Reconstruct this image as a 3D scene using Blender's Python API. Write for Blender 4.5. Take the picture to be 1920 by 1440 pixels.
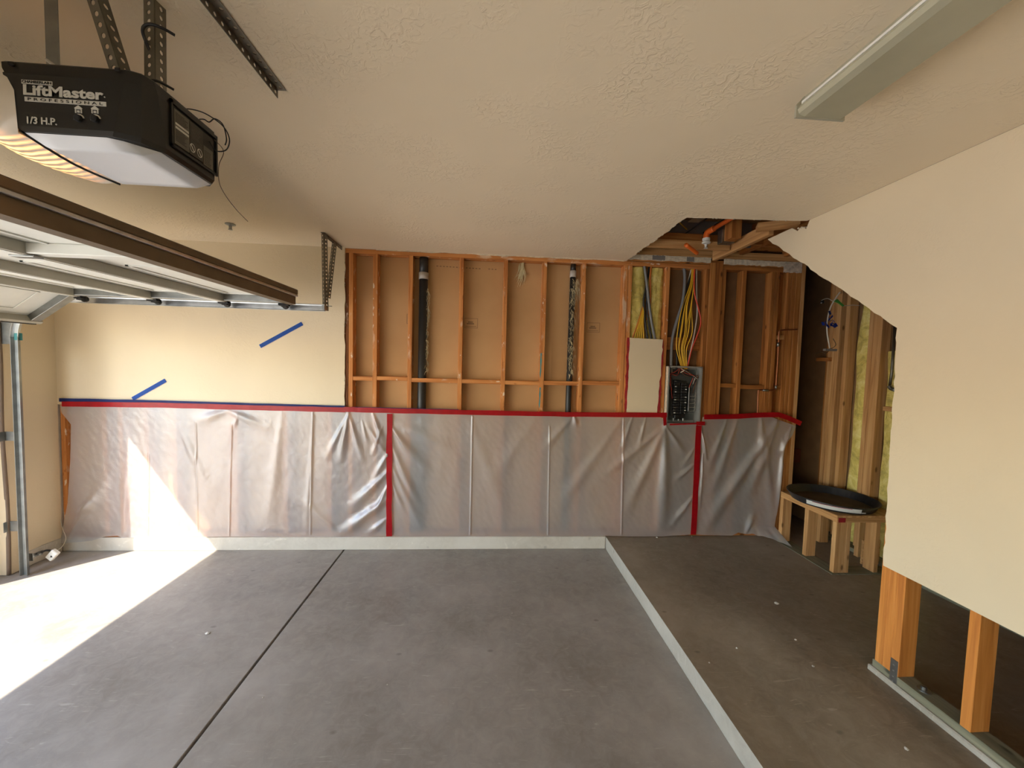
import bpy, bmesh, math, random
from mathutils import Vector, Matrix, noise
random.seed(7)
S = bpy.context.scene
C = S.collection
for o in list(bpy.data.objects): bpy.data.objects.remove(o)

# ------------------------------------------------------------------ camera, world, sun, exposure
YAW, PITCH, ROLL, FPX, CAMZ, D = 0.06437, -0.05145, 0.02696, 705.77, 1.747, 3.474
CH = 2.74
_f = Vector((math.sin(YAW)*math.cos(PITCH), math.cos(YAW)*math.cos(PITCH), math.sin(PITCH)))
_r0 = Vector((math.cos(YAW), -math.sin(YAW), 0)); _u0 = _r0.cross(_f)
_r = math.cos(ROLL)*_r0 + math.sin(ROLL)*_u0
_u = -math.sin(ROLL)*_r0 + math.cos(ROLL)*_u0
cam = bpy.data.cameras.new('camera'); camo = bpy.data.objects.new('camera', cam); C.objects.link(camo)
cam.sensor_fit = 'HORIZONTAL'; cam.sensor_width = 36; cam.lens = 36*FPX/1920; cam.clip_start = 0.02; cam.clip_end = 300
m = Matrix.Identity(4)
for i in range(3):
    m[i][0], m[i][1], m[i][2] = _r[i], _u[i], -_f[i]
m[2][3] = CAMZ
camo.matrix_world = m
S.camera = camo

SUN_D = Vector((1.0, 1.03, -1.457)).normalized()
w = bpy.data.worlds.new('World'); S.world = w; w.use_nodes = True
nt = w.node_tree; bg = nt.nodes['Background']
sky = nt.nodes.new('ShaderNodeTexSky'); sky.sky_type = 'NISHITA'; sky.sun_disc = False
sky.sun_elevation = math.asin(-SUN_D.z); sky.sun_rotation = math.atan2(-SUN_D.x, -SUN_D.y)
sky.air_density = 1.0; sky.dust_density = 0.6; sky.ozone_density = 1.0
nt.links.new(sky.outputs[0], bg.inputs[0]); bg.inputs[1].default_value = 0.5
sl = bpy.data.lights.new('sun', 'SUN'); sl.energy = 8.0; sl.angle = 0.009; sl.color = (1.0, 0.93, 0.80)
so = bpy.data.objects.new('sun', sl); C.objects.link(so); so.location = (-8, -8, 11)
so.rotation_euler = SUN_D.to_track_quat('-Z', 'Y').to_euler()
V = S.view_settings
V.view_transform = 'Standard'; V.look = 'None'; V.gamma = 1; V.use_curve_mapping = False
V.exposure = 1.13

def ray(px, py): return (px-960)*_r - (py-720)*_u + FPX*_f
def onp(px, py, axis, val):
    d = ray(px, py); c = Vector((0, 0, CAMZ)); t = (val-c[axis])/d[axis]; return c + t*d
def PB(px, py, dy=0.0): return onp(px, py, 1, D+dy)

# ------------------------------------------------------------------ materials
MATS = {}
def srgb(r, g, b):
    f = lambda c: (c/255/12.92) if c/255 <= .04045 else ((c/255+.055)/1.055)**2.4
    return (f(r), f(g), f(b), 1)
def newmat(name):
    mt = bpy.data.materials.new(name); mt.use_nodes = True
    return mt, mt.node_tree, mt.node_tree.nodes['Principled BSDF']
def nd(t, typ, **kw):
    n = t.nodes.new(typ)
    for k, v in kw.items():
        if k in n.inputs: n.inputs[k].default_value = v
        else: setattr(n, k, v)
    return n
def ramp(t, fac, stops):
    r = t.nodes.new('ShaderNodeValToRGB'); e = r.color_ramp.elements
    e[0].position, e[0].color = stops[0]; e[1].position, e[1].color = stops[-1]
    for p, c in stops[1:-1]:
        x = e.new(p); x.color = c
    t.links.new(fac, r.inputs[0]); return r
def coords(t, scale=(1, 1, 1), rand=True):
    tc = t.nodes.new('ShaderNodeTexCoord'); mp = t.nodes.new('ShaderNodeMapping'); mp.inputs['Scale'].default_value = scale
    t.links.new(tc.outputs['Object'], mp.inputs['Vector'])
    if rand:
        oi = t.nodes.new('ShaderNodeObjectInfo'); mu = nd(t, 'ShaderNodeMath', operation='MULTIPLY'); mu.inputs[1].default_value = 37.0
        t.links.new(oi.outputs['Random'], mu.inputs[0])
        cx = t.nodes.new('ShaderNodeCombineXYZ')
        for i in range(3): t.links.new(mu.outputs[0], cx.inputs[i])
        t.links.new(cx.outputs[0], mp.inputs['Location'])
    return mp.outputs[0]
def mixc(t, fac, a, b):
    n = t.nodes.new('ShaderNodeMix'); n.data_type = 'RGBA'
    for s, v in (('A', a), ('B', b)):
        i = n.inputs[6] if s == 'A' else n.inputs[7]
        if hasattr(v, 'is_linked'): t.links.new(v, i)
        else: i.default_value = v
    if hasattr(fac, 'is_linked'): t.links.new(fac, n.inputs[0])
    else: n.inputs[0].default_value = fac
    return n.outputs[2]
def bump(t, bs, h, strength, dist=.01):
    b = nd(t, 'ShaderNodeBump'); b.inputs['Strength'].default_value = strength; b.inputs['Distance'].default_value = dist
    t.links.new(h, b.inputs['Height']); t.links.new(b.outputs[0], bs.inputs['Normal'])
def plain(name, col, rough=.5, metal=0.0, spec=None, var=0.12, scale=9):
    mt, t, b = newmat(name)
    n = nd(t, 'ShaderNodeTexNoise', Scale=scale, Detail=4.0); t.links.new(coords(t), n.inputs['Vector'])
    lo = tuple(c*(1-var) for c in col[:3])+(1,); hi = tuple(min(1, c*(1+var)) for c in col[:3])+(1,)
    t.links.new(ramp(t, n.outputs[0], [(.3, lo), (.7, hi)]).outputs[0], b.inputs['Base Color'])
    b.inputs['Roughness'].default_value = rough; b.inputs['Metallic'].default_value = metal
    if spec is not None: b.inputs['Specular IOR Level'].default_value = spec
    MATS[name] = mt; return mt
def wood(name, dark, mid, light, axis, smear=0.0, rough=.65):
    """lumber: grain stretched along one axis, knots, and optional dried-mud smears"""
    mt, t, b = newmat(name)
    sc = [34, 34, 34]; sc[axis] = 1.6
    n = nd(t, 'ShaderNodeTexNoise', Scale=1.0, Detail=5.0, Distortion=.6); t.links.new(coords(t, sc), n.inputs['Vector'])
    col = ramp(t, n.outputs[0], [(.28, dark), (.5, mid), (.75, light)]).outputs[0]
    n3 = nd(t, 'ShaderNodeTexNoise', Scale=1.4, Detail=2.0); t.links.new(coords(t), n3.inputs['Vector'])
    col = mixc(t, ramp(t, n3.outputs[0], [(.35, (0, 0, 0, 1)), (.7, (.45, .45, .45, 1))]).outputs[0], col, mid)
    kc = [9, 9, 9]; kc[axis] = 4
    vo = nd(t, 'ShaderNodeTexVoronoi', Scale=1.0); t.links.new(coords(t, kc), vo.inputs['Vector'])
    kn = ramp(t, vo.outputs['Distance'], [(.06, (.85, .85, .85, 1)), (.13, (0, 0, 0, 1))])
    col = mixc(t, kn.outputs[0], col, tuple(c*.45 for c in dark[:3])+(1,))
    if smear:
        n2 = nd(t, 'ShaderNodeTexNoise', Scale=7.0, Detail=5.0); t.links.new(coords(t, [2.2 if i != axis else .8 for i in range(3)]), n2.inputs['Vector'])
        sm = ramp(t, n2.outputs[0], [(.66-smear*.1, (0, 0, 0, 1)), (.76-smear*.1, (.6, .6, .6, 1))])
        col = mixc(t, sm.outputs[0], col, srgb(222, 200, 172))
        n4 = nd(t, 'ShaderNodeTexNoise', Scale=26.0, Detail=3.0); t.links.new(coords(t, [1 if i != axis else .45 for i in range(3)]), n4.inputs['Vector'])
        col = mixc(t, ramp(t, n4.outputs[0], [(.655, (0, 0, 0, 1)), (.69, (.85, .85, .85, 1))]).outputs[0], col, srgb(232, 216, 192))
        col = mixc(t, ramp(t, n4.outputs[0], [(.28, (.6, .6, .6, 1)), (.34, (0, 0, 0, 1))]).outputs[0], col, dark)
    t.links.new(col, b.inputs['Base Color']); b.inputs['Roughness'].default_value = rough
    b.inputs['Specular IOR Level'].default_value = .25
    bump(t, b, n.outputs[0], .25, .004)
    MATS[name] = mt; return mt
W_D, W_M, W_L = srgb(150, 88, 44), srgb(196, 128, 70), srgb(222, 160, 98)
for ax, nm in enumerate('xyz'):
    wood('stud_'+nm, W_D, W_M, W_L, ax, smear=.55)
    wood('lumber_'+nm, srgb(150, 104, 62), srgb(192, 144, 92), srgb(214, 172, 120), ax)
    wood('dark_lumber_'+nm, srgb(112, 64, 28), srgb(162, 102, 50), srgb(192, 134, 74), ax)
    wood('treated_'+nm, srgb(92, 90, 72), srgb(124, 120, 98), srgb(150, 146, 122), ax)

wood('orange_stud_z', srgb(166, 98, 44), srgb(204, 132, 62), srgb(226, 160, 88), 2)
wood('old_stud_z', srgb(84, 46, 26), srgb(120, 70, 38), srgb(150, 96, 58), 2, smear=.3)
def plaster(name, col, bs=.35):
    mt, t, b = newmat(name)
    co = coords(t, rand=False)
    n = nd(t, 'ShaderNodeTexNoise', Scale=2.0, Detail=3.0); t.links.new(co, n.inputs['Vector'])
    lo = tuple(c*.95 for c in col[:3])+(1,)
    t.links.new(ramp(t, n.outputs[0], [(.3, lo), (.7, col)]).outputs[0], b.inputs['Base Color'])
    n1 = nd(t, 'ShaderNodeTexNoise', Scale=34.0, Detail=3.0, Distortion=1.2); t.links.new(co, n1.inputs['Vector'])
    n2 = nd(t, 'ShaderNodeTexNoise', Scale=3.5, Detail=2.0); t.links.new(co, n2.inputs['Vector'])
    r1 = ramp(t, n1.outputs[0], [(.48, (0, 0, 0, 1)), (.62, (1, 1, 1, 1))])
    r2 = ramp(t, n2.outputs[0], [(.42, (0, 0, 0, 1)), (.66, (1, 1, 1, 1))])
    mu = nd(t, 'ShaderNodeMath', operation='MULTIPLY'); t.links.new(r1.outputs[0], mu.inputs[0]); t.links.new(r2.outputs[0], mu.inputs[1])
    bump(t, b, mu.outputs[0], bs, .004)
    b.inputs['Roughness'].default_value = .55; b.inputs['Specular IOR Level'].default_value = .3
    MATS[name] = mt
plaster('wall_paint', srgb(224, 207, 176), .16)
plaster('ceiling_paint', srgb(242, 226, 198), .4)
plain('drywall_edge', srgb(208, 194, 170), .9, var=.2, scale=40)
plain('mud', srgb(196, 180, 160), .9, var=.35, scale=25)

def concrete(name, a, bcol, c, rough=.42, streak=(1, 1, 1)):
    mt, t, b = newmat(name)
    co = coords(t, streak, rand=False)
    n1 = nd(t, 'ShaderNodeTexNoise', Scale=1.3, Detail=8.0, Roughness=.62); t.links.new(co, n1.inputs['Vector'])
    n2 = nd(t, 'ShaderNodeTexNoise', Scale=14.0, Detail=6.0, Roughness=.7, Distortion=.8); t.links.new(co, n2.inputs['Vector'])
    col = ramp(t, n1.outputs[0], [(.32, a), (.52, bcol), (.72, c)]).outputs[0]
    f2 = ramp(t, n2.outputs[0], [(.40, (0, 0, 0, 1)), (.75, (.55, .55, .55, 1))]).outputs[0]
    col = mixc(t, f2, col, c)
    # trowel scuffs and scratches
    sc = nd(t, 'ShaderNodeTexNoise', Scale=5.0, Detail=4.0, Distortion=2.5); t.links.new(coords(t, (1, 7, 1), rand=False), sc.inputs['Vector'])
    f3 = ramp(t, sc.outputs[0], [(.64, (0, 0, 0, 1)), (.74, (.4, .4, .4, 1))]).outputs[0]
    col = mixc(t, f3, col, tuple(min(1, x*1.35) for x in c[:3])+(1,))
    # sparse dark spots
    vo = nd(t, 'ShaderNodeTexVoronoi', Scale=3.1); t.links.new(coords(t, (1, 1.6, 1), rand=False), vo.inputs['Vector'])
    f4 = ramp(t, vo.outputs['Distance'], [(.03, (.5, .5, .5, 1)), (.07, (0, 0, 0, 1))]).outputs[0]
    col = mixc(t, f4, col, tuple(x*.55 for x in a[:3])+(1,))
    t.links.new(col, b.inputs['Base Color'])
    rr = ramp(t, n1.outputs[0], [(.3, (rough-.1,)*3+(1,)), (.7, (rough+.14,)*3+(1,))]); t.links.new(rr.outputs[0], b.inputs['Roughness'])
    bump(t, b, n2.outputs[0], .12, .004)
    MATS[name] = mt
concrete('slab', srgb(126, 119, 111), srgb(148, 141, 133), srgb(172, 165, 156))
concrete('raised_concrete', srgb(112, 100, 83), srgb(136, 123, 104), srgb(164, 150, 131), .5)
concrete('step_face', srgb(146, 138, 124), srgb(166, 158, 144), srgb(184, 177, 163), .7)
concrete('stem_concrete', srgb(180, 170, 154), srgb(196, 187, 171), srgb(210, 202, 188), .7)
concrete('drive', srgb(208, 200, 188), srgb(216, 208, 196), srgb(224, 216, 204), .8)
plain('joint_dark', srgb(58, 50, 42), .95)

# kraft-brown paper back of the gypsum board on the far side of the studs
mt, t, b = newmat('kraft_paper')
n = nd(t, 'ShaderNodeTexNoise', Scale=1.5, Detail=5.0); t.links.new(coords(t, rand=False), n.inputs['Vector'])
t.links.new(ramp(t, n.outputs[0], [(.3, srgb(178, 136, 90)), (.7, srgb(198, 156, 108))]).outputs[0], b.inputs['Base Color'])
b.inputs['Roughness'].default_value = .85; MATS['kraft_paper'] = mt
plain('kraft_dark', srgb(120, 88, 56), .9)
plain('grey_board', srgb(122, 116, 110), .9)
plain('ink', srgb(138, 106, 76), .9)

def metal(name, col, rough, met=1.0, var=.18, scale=14): return plain(name, col, rough, met, var=var, scale=scale)
metal('galv', srgb(150, 152, 150), .42)
metal('galv_bright', srgb(205, 208, 210), .3)
metal('angle_iron', srgb(128, 124, 114), .5)
metal('copper', srgb(160, 104, 74), .5)
plain('door_white', srgb(226, 226, 218), .45, var=.04)
plain('door_rail', srgb(170, 166, 152), .5, .2, var=.08)
plain('door_brown', srgb(110, 92, 70), .6, var=.12)
plain('panel_grey', srgb(150, 150, 146), .5, .3)
plain('panel_inside', srgb(84, 88, 86), .5, .4)
plain('black_plastic', srgb(22, 22, 21), .42, var=.1)
plain('black_matte', srgb(22, 21, 20), .8, var=.1)
plain('breaker_black', srgb(26, 26, 27), .5)
plain('abs_pipe', srgb(38, 38, 38), .45, var=.15)
plain('pipe_band', srgb(176, 168, 158), .5)
plain('white_plastic', srgb(228, 226, 218), .4, var=.03)
plain('cover_white', srgb(214, 216, 220), .35, var=.02)
plain('fixture_paint', srgb(176, 172, 152), .4, var=.05)
plain('diffuser', srgb(178, 174, 150), .3, var=.05)
plain('lettering', srgb(206, 204, 196), .5, var=.02)
plain('label_dark', srgb(52, 50, 44), .5, var=.08)
plain('label_grey', srgb(92, 88, 78), .5, var=.1)
plain('red_tape', srgb(198, 22, 34), .32, var=.1, scale=20)
plain('red_residue', srgb(150, 26, 30), .7, var=.3, scale=40)
plain('blue_tape', srgb(38, 98, 196), .6, var=.05)
plain('blue_tape_dark', srgb(36, 52, 124), .6, var=.05)
plain('blue_plastic', srgb(26, 52, 138), .5)
plain('teal_paint', srgb(70, 140, 142), .7)
plain('green_wire', srgb(70, 150, 60), .5)
plain('yellow_cable', srgb(214, 166, 34), .45, var=.08)
plain('orange_cable', srgb(196, 108, 36), .45, var=.08)
plain('red_cable', srgb(204, 66, 40), .45, var=.08)
plain('grey_cable', srgb(112, 112, 112), .4, var=.1)
plain('white_cable', srgb(196, 188, 172), .45, var=.08)
plain('black_cable', srgb(30, 29, 28), .45)
plain('brown_wire', srgb(92, 70, 48), .5)
plain('orange_pipe', srgb(232, 110, 40), .4, var=.06)
plain('redwood', srgb(120, 58, 28), .7)
plain('pan_black', srgb(36, 36, 38), .4, var=.15)
plain('pan_dirt', srgb(74, 62, 50), .8, var=.3)
plain('osb', srgb(150, 112, 68), .8, var=.2, scale=20)
plain('stucco', srgb(222, 206, 186), .9)
plain('brick_face', srgb(206, 178, 160), .9, var=.1)
plain('crumb', srgb(206, 200, 188), .9)
plain('weatherstrip', srgb(116, 98, 82), .7)

# fibreglass
mt, t, b = newmat('fibreglass')
n = nd(t, 'ShaderNodeTexNoise', Scale=11.0, Detail=7.0, Roughness=.7, Distortion=.6); t.links.new(coords(t), n.inputs['Vector'])
t.links.new(ramp(t, n.outputs[0], [(.3, srgb(172, 152, 84)), (.5, srgb(220, 200, 108)), (.72, srgb(244, 230, 160))]).outputs[0], b.inputs['Base Color'])
b.inputs['Roughness'].default_value = 1.0; bump(t, b, n.outputs[0], .9, .02); MATS['fibreglass'] = mt
plain('fibre_tuft', srgb(214, 200, 160), 1.0, var=.2)

# translucent polythene sheeting
mt = bpy.data.materials.new('polythene'); mt.use_nodes = True; t = mt.node_tree; t.nodes.clear()
out = t.nodes.new('ShaderNodeOutputMaterial')
dif = nd(t, 'ShaderNodeBsdfDiffuse'); dif.inputs['Color'].default_value = srgb(214, 212, 208)
trl = nd(t, 'ShaderNodeBsdfTranslucent'); trl.inputs['Color'].default_value = srgb(220, 218, 214)
trp = nd(t, 'ShaderNodeBsdfTransparent'); trp.inputs['Color'].default_value = (.95, .95, .96, 1)
gl = nd(t, 'ShaderNodeBsdfGlossy'); gl.inputs['Roughness'].default_value = .3; gl.inputs['Color'].default_value = (.95, .96, 1, 1)
co = coords(t, (1, 1, 1), rand=False)
n1 = nd(t, 'ShaderNodeTexNoise', Scale=13.0, Detail=6.0, Roughness=.6, Distortion=1.6); t.links.new(co, n1.inputs['Vector'])
bp = nd(t, 'ShaderNodeBump'); bp.inputs['Strength'].default_value = .32; bp.inputs['Distance'].default_value = .012; t.links.new(n1.outputs[0], bp.inputs['Height'])
for x in (dif, gl): t.links.new(bp.outputs[0], x.inputs['Normal'])
a1 = nd(t, 'ShaderNodeMixShader'); a1.inputs[0].default_value = .38; t.links.new(dif.outputs[0], a1.inputs[1]); t.links.new(trl.outputs[0], a1.inputs[2])
a2 = nd(t, 'ShaderNodeMixShader'); a2.inputs[0].default_value = .5; t.links.new(a1.outputs[0], a2.inputs[1]); t.links.new(trp.outputs[0], a2.inputs[2])
fr = nd(t, 'ShaderNodeLayerWeight'); t.links.new(bp.outputs[0], fr.inputs['Normal'])
pw = nd(t, 'ShaderNodeMath', operation='POWER'); pw.inputs[1].default_value = 3.0; t.links.new(fr.outputs['Facing'], pw.inputs[0])
fm = nd(t, 'ShaderNodeMath', operation='MULTIPLY_ADD'); fm.inputs[1].default_value = .6; fm.inputs[2].default_value = .09; t.links.new(pw.outputs[0], fm.inputs[0])
a3 = nd(t, 'ShaderNodeMixShader'); t.links.new(fm.outputs[0], a3.inputs[0]); t.links.new(a2.outputs[0], a3.inputs[1]); t.links.new(gl.outputs[0], a3.inputs[2])
t.links.new(a3.outputs[0], out.inputs['Surface']); MATS['polythene'] = mt

# lamp lens of the opener: its bulb is lit, ribs show warm bands
mt, t, b = newmat('lit_lens')
b.inputs['Base Color'].default_value = srgb(226, 214, 196); b.inputs['Roughness'].default_value = .25
co = coords(t, (1, 1, 1), rand=False)
wv = nd(t, 'ShaderNodeTexWave', Scale=14.0, Distortion=3.5, Detail=2.0); wv.bands_direction = 'Y'; t.links.new(co, wv.inputs['Vector'])
sp = t.nodes.new('ShaderNodeTexCoord'); gm = t.nodes.new('ShaderNodeMapping'); gm.inputs['Location'].default_value = (1.31*5.5, -1.14*5, -2.26*9); gm.inputs['Scale'].default_value = (5.5, 5, 9)
t.links.new(sp.outputs['Object'], gm.inputs['Vector'])
gr = nd(t, 'ShaderNodeTexGradient'); gr.gradient_type = 'SPHERICAL'; t.links.new(gm.outputs[0], gr.inputs['Vector'])
mu = nd(t, 'ShaderNodeMath', operation='MULTIPLY'); t.links.new(wv.outputs['Fac'], mu.inputs[0]); t.links.new(gr.outputs['Fac'], mu.inputs[1])
t.links.new(ramp(t, mu.outputs[0], [(.0, (.9, .28, .05, 1)), (.6, (1, .55, .16, 1))]).outputs[0], b.inputs['Emission Color'])
m2 = nd(t, 'ShaderNodeMath', operation='MULTIPLY'); m2.inputs[1].default_value = 1.9; t.links.new(mu.outputs[0], m2.inputs[0]); t.links.new(m2.outputs[0], b.inputs['Emission Strength'])
MATS['lit_lens'] = mt

# ------------------------------------------------------------------ builders
WL = {}
def put(name, me, mat, parent=None, loc=(0, 0, 0), rot=None, smooth=False, kind=None, label=None):
    o = bpy.data.objects.new(name, me); C.objects.link(o)
    loc = Vector(loc)
    if parent is not None:
        o.parent = parent; o.location = loc - WL[parent.name]
    else: o.location = loc
    WL[o.name] = loc
    if rot is not None: o.rotation_euler = rot
    if mat and not me.materials: me.materials.append(MATS[mat])
    if smooth:
        for p in me.polygons: p.use_smooth = True
    if kind: o['kind'] = kind
    if label: o['label'] = label
    return o
def tag(o, label, cat=None, group=None, kind=None):
    o['label'] = label
    if cat: o['category'] = cat
    if group: o['group'] = group
    if kind: o['kind'] = kind
    return o
def thing(name, label, cat, loc, group=None, kind=None):
    o = bpy.data.objects.new(name, None); C.objects.link(o); o.location = loc; o.empty_display_size = .05
    WL[o.name] = Vector(loc)
    if kind: o['kind'] = kind; o['label'] = label
    else: tag(o, label, cat, group)
    return o
def bm_mesh(bm, name='m'):
    bmesh.ops.recalc_face_normals(bm, faces=bm.faces)
    me = bpy.data.meshes.new(name); bm.to_mesh(me); bm.free(); return me
_boxes = {}
def box_mesh(sx, sy, sz, bev=0.0, mat=None):
    k = (round(sx, 4), round(sy, 4), round(sz, 4), bev, mat)
    if k in _boxes: return _boxes[k]
    bm = bmesh.new(); bmesh.ops.create_cube(bm, size=1)
    for v in bm.verts: v.co = Vector((v.co.x*sx, v.co.y*sy, v.co.z*sz))
    if bev: bmesh.ops.bevel(bm, geom=list(bm.edges), offset=min(bev, .45*min(sx, sy, sz)), segments=1, affect='EDGES')
    me = bm_mesh(bm); _boxes[k] = me; return me
def box(name, x0, x1, y0, y1, z0, z1, mat, parent=None, bev=.002, rot=None, **kw):
    me = box_mesh(x1-x0, y1-y0, z1-z0, bev, mat)
    return put(name, me, mat, parent, ((x0+x1)/2, (y0+y1)/2, (z0+z1)/2), rot, **kw)
def boxes_mesh(lst, bev=0):
    bm = bmesh.new()
    for x0, x1, y0, y1, z0, z1 in lst:
        r = bmesh.ops.create_cube(bm, size=1)
        for v in r['verts']: v.co = Vector(((x0+x1)/2+v.co.x*(x1-x0), (y0+y1)/2+v.co.y*(y1-y0), (z0+z1)/2+v.co.z*(z1-z0)))
    return bm_mesh(bm)
def prism(poly, axis, a, b_):
    """extrude a 2-D outline (ccw or cw) along an axis from a to b"""
    bm = bmesh.new()
    def P(u, v, s): return (s, u, v) if axis == 0 else ((u, s, v) if axis == 1 else (u, v, s))
    A = [bm.verts.new(P(u, v, a)) for u, v in poly]; B = [bm.verts.new(P(u, v, b_)) for u, v in poly]
    bm.faces.new(A); bm.faces.new(B[::-1]); n = len(poly)
    for i in range(n): bm.faces.new((A[i], A[(i+1) % n], B[(i+1) % n], B[i]))
    return bm_mesh(bm)
def smooth_pts(pts, k=6):
    P = [Vector(p) for p in pts]
    if len(P) < 3: return P
    out = []
    for i in range(len(P)-1):
        p0 = P[max(i-1, 0)]; p1 = P[i]; p2 = P[i+1]; p3 = P[min(i+2, len(P)-1)]
        for j in range(k):
            s = j/k
            out.append(.5*((2*p1)+(-p0+p2)*s+(2*p0-5*p1+4*p2-p3)*s*s+(-p0+3*p1-3*p2+p3)*s**3))
    out.append(P[-1]); return out
def tube_mesh(pts, r, sides=8, k=6, bm=None):
    own = bm is None
    if own: bm = bmesh.new()
    P = smooth_pts(pts, k) if k else [Vector(p) for p in pts]
    up = Vector((0.31, .17, .93)); rings = []
    for i, p in enumerate(P):
        tg = (P[min(i+1, len(P)-1)]-P[max(i-1, 0)]).normalized()
        a = tg.cross(up)
        if a.length < 1e-3: a = tg.cross(Vector((1, 0, 0)))
        a.normalize(); b2 = tg.cross(a)
        rr = r[min(i*len(r)//len(P), len(r)-1)] if isinstance(r, (list, tuple)) else r
        rings.append([bm.verts.new(p+rr*(math.cos(2*math.pi*j/sides)*a+math.sin(2*math.pi*j/sides)*b2)) for j in range(sides)])
    for A, B in zip(rings, rings[1:]):
        for j in range(sides): bm.faces.new((A[j], A[(j+1) % sides], B[(j+1) % sides], B[j]))
    bm.faces.new(rings[0]); bm.faces.new(rings[-1][::-1])
    return bm_mesh(bm) if own else bm
def tube(name, pts, r, mat, parent=None, sides=8, k=6, **kw):
    return put(name, tube_mesh(pts, r, sides, k), mat, parent, (0, 0, 0) , smooth=True, **kw)
def lathe_mesh(profile, sides=32, axis=2, origin=(0, 0, 0)):
    bm = bmesh.new(); rings = []
    for r, h in profile:
        ring = []
        for j in range(sides):
            a = 2*math.pi*j/sides; c, s = r*math.cos(a), r*math.sin(a)
            v = (c, s, h) if axis == 2 else ((h, c, s) if axis == 0 else (c, h, s))
            ring.append(bm.verts.new(Vector(v)+Vector(origin)))
        rings.append(ring)
    for A, B in zip(rings, rings[1:]):
        for j in range(sides): bm.faces.new((A[j], A[(j+1) % sides], B[(j+1) % sides], B[j]))
    if profile[0][0] > 1e-5: bm.faces.new(rings[0][::-1])
    if profile[-1][0] > 1e-5: bm.faces.new(rings[-1])
    bmesh.ops.remove_doubles(bm, verts=bm.verts, dist=1e-5)
    return bm_mesh(bm)
def perf_angle_mesh(length, wdt, pitch, hole, bm=None):
    """slotted L-angle running up local z from 0: two flanges (local +x and +y) punched with real holes"""
    bm = bmesh.new(); nc = max(1, int(length/pitch)); pz = length/nc
    for fl in (0, 1):
        for i in range(nc):
            z0, z1 = i*pz, (i+1)*pz; cz = (z0+z1)/2; cu = wdt*.55
            P = lambda u, z: bm.verts.new((u, 0, z) if fl == 0 else (0, u, z))
            sq = [(0, z0), (cu, z0), (wdt, z0), (wdt, cz), (wdt, z1), (cu, z1), (0, z1), (0, cz)]
            an = [-135, -90, -45, 0, 45, 90, 135, 180]
            S_ = [P(*q) for q in sq]; H_ = [P(cu+hole*math.cos(math.radians(a)), cz+hole*1.15*math.sin(math.radians(a))) for a in an]
            for j in range(8): bm.faces.new((S_[j], S_[(j+1) % 8], H_[(j+1) % 8], H_[j]))
    bmesh.ops.remove_doubles(bm, verts=bm.verts, dist=1e-5)
    r = bmesh.ops.solidify(bm, geom=list(bm.faces), thickness=.002)
    return bm_mesh(bm)
def perf_angle(name, p0, p1, bis, mat='angle_iron', wdt=.032, pitch=.028, hole=.0062, parent=None):
    """slotted angle from p0 to p1; its two flanges open to either side of the direction bis"""
    p0, p1 = Vector(p0), Vector(p1); d = p1-p0; ax = d.normalized()
    me = perf_angle_mesh(d.length, wdt, pitch, hole)
    bis = Vector(bis); bis = (bis-ax*bis.dot(ax)).normalized()
    fx_ = Matrix.Rotation(-math.pi/4, 3, ax) @ bis; fy_ = ax.cross(fx_)
    mm = Matrix((fx_, fy_, ax)).transposed()
    o = put(name, me, mat, parent, p0); o.rotation_euler = mm.to_euler()
    return o
def text_mesh(body, size, ext=.0006, bold=0.0, spacing=1.0, width=None):
    cu = bpy.data.curves.new('t', 'FONT'); cu.body = body; cu.size = size; cu.extrude = ext; cu.offset = bold; cu.space_character = spacing
    cu.resolution_u = 3
    ob = bpy.data.objects.new('t', cu); C.objects.link(ob)
    dg = bpy.context.evaluated_depsgraph_get(); me = bpy.data.meshes.new_from_object(ob.evaluated_get(dg))
    bpy.data.objects.remove(ob)
    xs = [v.co.x for v in me.vertices]
    if width and xs:
        s = width/(max(xs)-min(xs)); x0 = min(xs)
        for v in me.vertices: v.co.x = (v.co.x-x0)*s
    me.materials.clear()
    return me
def jag(p, q, n, amp, seed=0):
    """points from p to q with a ragged, hand-cut edge"""
    rnd = random.Random(seed); p, q = Vector(p), Vector(q); d = (q-p); nrm = Vector((-d.y, d.x)).normalized()
    out = [tuple(p)]
    for i in range(1, n):
        s = (i+rnd.uniform(-.3, .3))/n; out.append(tuple(p+d*s+nrm*rnd.uniform(-amp, amp)))
    return out

# ================================================================== THE SETTING
YN = -5.2            # wall behind the camera
# ---- ground outside and floor
put('ground', boxes_mesh([(-40, -3.86, -30, 40, -.4, -.02)]), 'drive', kind='structure', label='sunlit pale concrete driveway outside')
floor = put('floor', boxes_mesh([(-3.86, 3.8, YN-.2, 4.5, -.4, -.03)]), 'joint_dark', kind='structure')
box('floor_slab', -3.855, -1.2945, YN, D+.12, -.03, 0, 'slab', floor, bev=.003)
box('floor_slab', -1.2805, 1.172, YN, D+.12, -.03, 0, 'slab', floor, bev=.003)
def ss(a, b_, x):
    s = min(1, max(0, (x-a)/(b_-a))); return s*s*(3-2*s)
def floor_z(x, y): return .118 + .055*ss(1.3, 2.0, x)*(1-ss(1.9, 2.75, y))*(1-.6*ss(2.2, 3.3, x))
bm = bmesh.new(); xs = [1.168+i*.13 for i in range(21)]; ys = [YN+i*.2 for i in range(49)]
g = [[None]*len(ys) for _ in xs]
for i, x in enumerate(xs):
    for j, y in enumerate(ys):
        xx = x + (.006*noise.noise(Vector((y*5, 0, 1))) if i == 0 else 0)
        g[i][j] = bm.verts.new((xx, y, floor_z(x, y)))
for i in range(len(xs)-1):
    for j in range(len(ys)-1): bm.faces.new((g[i][j], g[i+1][j], g[i+1][j+1], g[i][j+1]))
low = [bm.verts.new((1.172+.003*noise.noise(Vector((y*4, 3, 1))), y, -.029)) for y in ys]
side = []
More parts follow.
